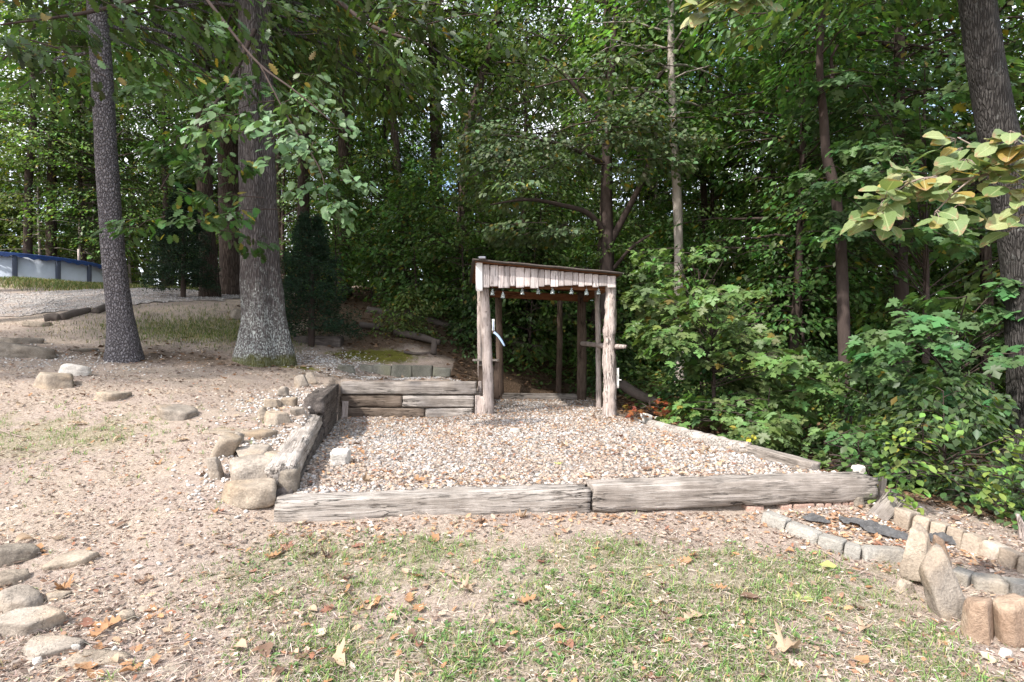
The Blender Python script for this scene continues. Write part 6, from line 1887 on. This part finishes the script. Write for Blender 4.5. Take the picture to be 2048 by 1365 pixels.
grass("grass", 9000, 5.0, 7.0, .98, 1.0, 521, 6, .05, "patch of grass on the bank below the stepping stones")
rs = RS(522)
def bank_grass(n, x0, x1, y0, y1, seed, h):
    rs = RS(seed); x = rs.uniform(x0, x1, n); y = rs.uniform(y0, y1, n); zn = zones(x, y)[:, 0]
    k = (rs.rand(n) < zn) & ~in_poly(x, y, DRIVE); x, y = x[k], y[k]; n = len(x)
    an = rs.rand(n) * 6.283
    ax = np.stack([np.cos(an) * .5, np.sin(an) * .5, np.ones(n)], -1); nm = np.stack([-np.cos(an), -np.sin(an), .5 + 0 * an], -1)
    V, T, kk = leaf_cloud('spear', np.stack([x, y, on_ground(x, y)], -1), ax, nm, h * rs.uniform(.5, 1.3, n), .13)
    t0 = leaf_tints(rs, n, (.115, .15, .04), .22); dry = rs.rand(n) < .2; t0[dry] = (.34, .28, .13)
    tag(link("grass", mesh_np("grass", V, [T], M['grass'], np.repeat(t0, kk, 0))), "grass on the far bank", None, None, "stuff")
bank_grass(30000, -9.5, -4.2, 10.6, 14.2, 523, .07)
bank_grass(42000, -19, -8, 15.5, 20, 524, .12)
# broad-leaved weeds in the lawn
TPL['round'] = (np.array([(0, 0, 0), (.3, .30, .06), (.7, .34, .05), (1, 0, -.05), (.7, -.34, .05), (.3, -.30, .06)]), np.array([[0, 2, 1], [0, 3, 2], [0, 4, 3], [0, 5, 4]]))
rs = RS(530)
x, y = view_pts(1500, 2.15, 4.2, .9, 1.1, rs); zn = zones(x, y)[:, 0]
cl = fbm(np.stack([x * 2.0, y * 2.0, x * 0], -1), 38, 2)
k = rs.rand(len(x)) < np.clip(zn * (.5 + 2.0 * cl), 0, 1) + .01; x, y = x[k], y[k]
i = np.repeat(np.arange(len(x)), 7); n = len(i); an = rs.rand(n) * 6.283
ax = np.stack([np.cos(an), np.sin(an), .25 + .3 * rs.rand(n)], -1); nm = np.stack([-np.cos(an) * .4, -np.sin(an) * .4, np.ones(n)], -1)
px_ = x[i] + np.cos(an) * .012 + rs.normal(size=n) * .02; py_ = y[i] + np.sin(an) * .012 + rs.normal(size=n) * .02
V, T, kk = leaf_cloud('round', np.stack([px_, py_, on_ground(px_, py_) + .008], -1), ax, nm, rs.uniform(.012, .032, n))
tag(link("clover", mesh_np("clover", V, [T], M['grass'], np.repeat(leaf_tints(rs, n, (.13, .22, .07), .2), kk, 0))), "small broad-leaved weeds in the lawn", None, None, "stuff")

# leaves covering the forest floor and the low green cover of the wooded bank
rs = RS(540)
n = 34000
x = rs.uniform(-8, 14, n); y = rs.uniform(9.5, 24, n); 
x[:12000] = rs.uniform(2.2, 9, 12000); y[:12000] = rs.uniform(4.4, 12, 12000)
w = zones(x, y)[:, 1]; k = (rs.rand(n) < w) & ~in_poly(x, y, PAD) & ~in_poly(x, y, DRIVE); x, y = x[k], y[k]; n = len(x)
an = rs.rand(n) * 6.283
V, T, kk = leaf_cloud('rhomb', np.stack([x, y, on_ground(x, y) + .02], -1), np.stack([np.cos(an), np.sin(an), 0 * an], -1), np.stack([rs.normal(size=n) * .4, rs.normal(size=n) * .4, np.ones(n)], -1), rs.uniform(.06, .13, n), 1.2)
tint = np.array([(.20, .12, .07), (.14, .085, .055), (.28, .18, .11), (.10, .065, .045)])[rs.randint(4, size=n)] * rs.uniform(.7, 1.3, (n, 1))
tag(link("forest_litter", mesh_np("forest_litter", V, [T], M['litter'], np.repeat(tint, kk, 0))), "brown leaves lying on the forest floor", None, None, "stuff")
n = 52000
x = rs.uniform(-3.6, 13, n); y = rs.uniform(12.2, 25, n)
x[:14000] = rs.uniform(2.3, 9, 14000); y[:14000] = rs.uniform(4.6, 12.5, 14000)
w = zones(x, y)[:, 1]; cl = fbm(np.stack([x * .9, y * .9, x * 0], -1), 48, 3)
edge = sstep(12.6, 14.5, y + np.where(x > 1.9, 4, 0) + np.where(x < -1.6, -1.2, 0) - .0)
k = (rs.rand(n) < w * edge * np.clip(.75 + 1.6 * cl, 0, 1)) & ~in_poly(x, y, PAD) & (poly_dist(x, y, PAD) > .25); x, y = x[k], y[k]; n = len(x)
hh = rs.rand(n) ** 1.4 * .55 * np.clip(.6 + 1.2 * fbm(np.stack([x * .7, y * .7, x * 0], -1), 58, 2), .15, 1.4)
an = rs.rand(n) * 6.283
V, T, kk = leaf_cloud('round', np.stack([x, y, on_ground(x, y) + .05 + hh], -1), np.stack([np.cos(an), np.sin(an), -.3 + 0 * an], -1), np.stack([rs.normal(size=n) * .4, rs.normal(size=n) * .4 - .3, np.ones(n)], -1), rs.uniform(.06, .13, n))
tag(link("ground_cover", mesh_np("ground_cover", V, [T], M['leaf_near'], np.repeat(leaf_tints(rs, n, (.105, .17, .05), .3, .02), kk, 0))), "low leafy green cover on the wooded bank", None, None, "stuff")

# ------------------------------------------------------------------ fallen leaves, one by one
def curled(tplname, seed):
    V, T = TPL[tplname]; V = V.copy(); rs = RS(seed)
    c = rs.uniform(.4, 1.6); tw = rs.uniform(-.8, .8)
    V[:, 2] = V[:, 2] * .5 + c * V[:, 1] ** 2 * 1.3 + rs.uniform(-.2, .55) * (V[:, 0] - .4) ** 2 * 1.6 + tw * V[:, 0] * V[:, 1] + .04 * np.sin(V[:, 0] * 13 + seed) 
    V[:, 2] -= V[:, 2].min()
    V[:, 0] -= .5
    return V, T
FL = {'orange': (.40, .225, .12), 'tan': (.48, .355, .245), 'dark brown': (.19, .12, .085), 'reddish': (.30, .15, .105), 'pale': (.58, .47, .36), 'yellow-green': (.38, .40, .14)}
FM = {}
for cn, c in FL.items():
    for sn, tp in (('oak', 'oak'), ('maple', 'maple'), ('ovate', 'ovate')):
        for v in range(2):
            V, T = curled(tp, hash((len(cn), len(sn), v)) % 999 + v * 7)
            FM[(cn, sn, v)] = mesh_np("fallen_leaf", V, [T], M['dryleaf'], np.tile(np.array([c]), (len(V), 1)))
shape = {'oak': "lobed oak leaf", 'maple': "star-shaped leaf", 'ovate': "oval leaf"}
state = {0: "curled", 1: "cupped"}
def place_word(x, y):
    if in_poly(np.array([x]), np.array([y]), PAD)[0]: return "on the pale gravel" + (" near the shelter" if y > 7 else "")
    if x > 2.0 and y > 3.6: return "in the sunken bed"
    g = zones(np.array([x]), np.array([y]))[0][0]
    if y > 9: return "in the shade on the bank"
    if g > .35: return "on the sparse lawn" if x > -2 else "on the bank's grass patch"
    if x > 1.2: return "on the dirt by the edging blocks"
    if y > 5: return "on the dirt bank left of the wall"
    return "on the bare dirt"
def size_word(s): return 'small ' if s < .062 else ('large ' if s > .083 else '')
def fallen(x, y, cn, sn, v, s, rz, tilt=(0, 0), lab=None):
    o = link("fallen_leaf", FM[(cn, sn, v)], (x, y, float(on_ground(np.array([x]), np.array([y]))[0]) + .008 + .014 * bool(in_poly(np.array([x]), np.array([y]), PAD)[0])), (tilt[0], tilt[1], rz))
    o.scale = (s, s, s)
    tag(o, lab or f"{size_word(s)}{state[v]} {cn} {shape[sn]} lying {place_word(x, y)}", "leaf", "fallen leaves on the ground")
for (px, py, cn, sn, v, s, rz, lab) in [
        (1580, 1308, 'tan', 'maple', 1, .125, .4, "big star-shaped tan leaf lying flat on the lawn"), (1388, 1238, 'tan', 'oak', 0, .15, .5, "twin-lobed curled tan leaf on the lawn left of the yellow leaf"),
        (1655, 1142, 'yellow-green', 'ovate', 1, .11, -.4, "green-yellow oval leaf on the lawn nearest the edging blocks"), (1612, 1208, 'yellow-green', 'maple', 0, .10, .2, "yellowish leaf with a dark curled edge on the lawn"),
        (1500, 1203, 'dark brown', 'ovate', 0, .12, -.3, "rolled grey-brown leaf like a cigar on the lawn"), (1436, 1182, 'orange', 'oak', 0, .11, -.5, "rust-brown curled leaf on the lawn above the rolled one"),
        (1368, 1130, 'orange', 'oak', 1, .11, .2, "orange-tan lobed leaf near the lawn's upper edge"), (1052, 1215, 'orange', 'oak', 0, .12, .3, "orange curled oak leaf in the middle of the lawn"),
        (692, 1168, 'dark brown', 'oak', 0, .10, .4, "brown dish-shaped leaf at the lawn's left part"), (545, 1120, 'orange', 'oak', 0, .11, .2, "orange-brown lobed leaf at the left edge of the lawn"),
        (600, 1048, 'pale', 'oak', 0, .14, -.3, "pale orange-veined leaf against the front tie's left end"), (715, 1098, 'reddish', 'oak', 0, .09, .4, "reddish curled leaf on the dirt below the front tie"),
        (1048, 1035, 'tan', 'maple', 0, .09, .5, "tan leaf propped under the broken end of the front tie"), (455, 1168, 'pale', 'oak', 1, .12, 0, "long pale leaf on the dirt at lower left"),
        (155, 852, 'tan', 'oak', 0, .2, .2, "large tan leaf on the bank below the slab stepping stone"), (50, 1090, 'tan', 'ovate', 1, .12, 1.2, "tan rounded leaf leaning on the corner stones"),
        (70, 1115, 'orange', 'oak', 0, .14, 1.8, "rusty lobed leaf lying by the corner stones"), (195, 1275, 'orange', 'oak', 0, .115, 1.4, "big rusty leaf standing up in the litter at lower left"),
        (215, 1255, 'orange', 'oak', 1, .12, .4, "rusty leaf fragment beside the big standing one"), (175, 1255, 'reddish', 'oak', 0, .12, 2.2, "reddish leaf at the left of the big standing one"),
        (255, 1356, 'orange', 'ovate', 1, .08, .3, "orange leaf at the very bottom left of the picture"), (840, 965, 'orange', 'maple', 0, .1, .4, "orange leaf in the middle of the gravel"),
        (365, 884, 'tan', 'oak', 0, .14, .3, "curled leaf on the bank between the lowest stepping stone and the wall"), (338, 822, 'orange', 'oak', 0, .10, .2, "small rust leaf resting near the lowest stepping stone")]:
    h = hit(px, py)
    fallen(h[0], h[1], cn, sn, v, s, rz, (0, 0), lab)
rs = RS(550)
cnt = 0
while cnt < 270:
    n = 1; y = 2.2 * (11.0 / 2.2) ** rs.rand(); x = rs.uniform(-.93, .93) * y
    g = zones(np.array([x]), np.array([y]))[0]
    ins = in_poly(np.array([x]), np.array([y]), PAD)[0]
    if not clear_of_walls(np.array([x]), np.array([y]))[0]: continue
    if x > 3.7 or (g[1] > .5 and x > 0): continue
    if rs.rand() > (.95 if ins else .75): continue
    cn = rs.choice(list(FL), p=[.22, .32, .24, .09, .115, .015]); sn = rs.choice(['oak', 'ovate', 'maple'], p=[.6, .25, .15])
    fallen(x, y, cn, sn, rs.randint(2), rs.uniform(.045, .10), rs.rand() * 6.28, (rs.normal() * .22, rs.normal() * .22)); cnt += 1
# smaller leaves as one mass, on the gravel above all
n = 7500
xy = pts_in(PAD, n, 1.0, rs); x, y = xy[:, 0], xy[:, 1]
cl = fbm(np.stack([x * 1.3, y * 1.3, x * 0], -1), 68, 3)
k = rs.rand(n) < np.clip(.42 + 1.3 * cl + .25 * sstep(6.5, 9, y) + .3 * (poly_dist(x, y, PAD) < .3), 0, 1); x, y = x[k], y[k]
x2, y2 = view_pts(3400, 1.8, 11, 1.3, 1.0, rs); k2 = clear_of_walls(x2, y2) & ~in_poly(x2, y2, PAD); x = np.r_[x, x2[k2]]; y = np.r_[y, y2[k2]]
x3 = rs.normal(size=900) * .40 + 2.95; y3 = rs.normal(size=900) * .25 + 4.3; x = np.r_[x, x3]; y = np.r_[y, y3]
n = len(x); an = rs.rand(n) * 6.283
tint = np.array([(.46, .25, .13), (.50, .35, .23), (.30, .18, .12), (.56, .44, .33), (.40, .19, .12)])[rs.choice(5, n, p=[.22, .3, .2, .2, .08])] * rs.uniform(.75, 1.25, (n, 1))
u4 = rs.rand(420); x4 = -1.7 + 4.6 * u4; y4 = 4.23 + .68 * (x4 + 1.72) / 4.78 - .16 - np.abs(rs.normal(size=420)) * .13; x = np.r_[x, x4]; y = np.r_[y, y4]; an = np.r_[an, rs.rand(420) * 6.28]; tint = np.r_[tint, np.array([[.46, .27, .16]]) * rs.uniform(.6, 1.3, (420, 1))]
keep = clear_of_walls(x, y); x, y, an, tint = x[keep], y[keep], an[keep], tint[keep]; n = len(x)
V, T, kk = leaf_cloud('oaklite', np.stack([x, y, on_ground(x, y) + .014 + .012 * in_poly(x, y, PAD)], -1), np.stack([np.cos(an), np.sin(an), rs.normal(size=n) * .25], -1), np.stack([rs.normal(size=n) * .4, rs.normal(size=n) * .4, np.ones(n)], -1), rs.uniform(.022, .06, n))
tag(link("small_leaves", mesh_np("small_leaves", V, [T], M['dryleaf'], np.repeat(tint, kk, 0))), "small dry leaves strewn over gravel and dirt", None, None, "stuff")

# twigs
def twig(pts_px, r, label):
    h = [hit(*p) for p in pts_px]
    p = np.array([[a[0], a[1], float(on_ground(np.array([a[0]]), np.array([a[1]]))[0]) + .012] for a in h])
    pp, rr_ = resample(p, np.linspace(r, r * .4, len(p)), 14)
    V, Pl = tube(pp, rr_, 6, 3, .15, 30, True)
    tag(link("twig", mesh_np("twig", V - pp[0], Pl, M['twig'], None, True), tuple(pp[0])), label, "twig", "twigs lying on the ground")
twig([(135, 1288), (200, 1293), (262, 1302), (310, 1292)], .006, "long thin grey twig crossing the dirt above the yellow stone")
twig([(340, 1296), (365, 1293), (395, 1287), (430, 1290)], .006, "forked-looking twig right of the long thin one")
twig([(212, 1253), (222, 1235), (230, 1215)], .007, "short dark twig stuck up beside the fist-sized stone")
twig([(345, 1192), (365, 1202), (385, 1215)], .004, "short pale twig on the dirt left of the lawn")
twig([(415, 1015), (440, 1030), (470, 1035)], .007, "pale stick lying before the chiselled sandstone block")
twig([(520, 1090), (560, 1095), (605, 1098)], .005, "thin stick in front of the front tie's left end")
twig([(770, 1212), (800, 1238), (832, 1257)], .005, "bent pale twig in the middle of the lawn")
twig([(740, 1245), (765, 1240), (775, 1236)], .004, "dark twig beside the bent pale one")
twig([(0, 868), (30, 875), (52, 880)], .012, "pale stick on the grass patch at the picture's left edge")
twig([(1060, 1235), (1085, 1255), (1100, 1265)], .004, "thin straw-coloured stem on the lawn by the orange leaf")
twig([(1680, 1140), (1740, 1155), (1790, 1172)], .005, "thin stick on the dirt left of the leaning rocks")
twig([(1640, 1105), (1690, 1130), (1730, 1142)], .006, "dark stick lying along the foot of the edging blocks")
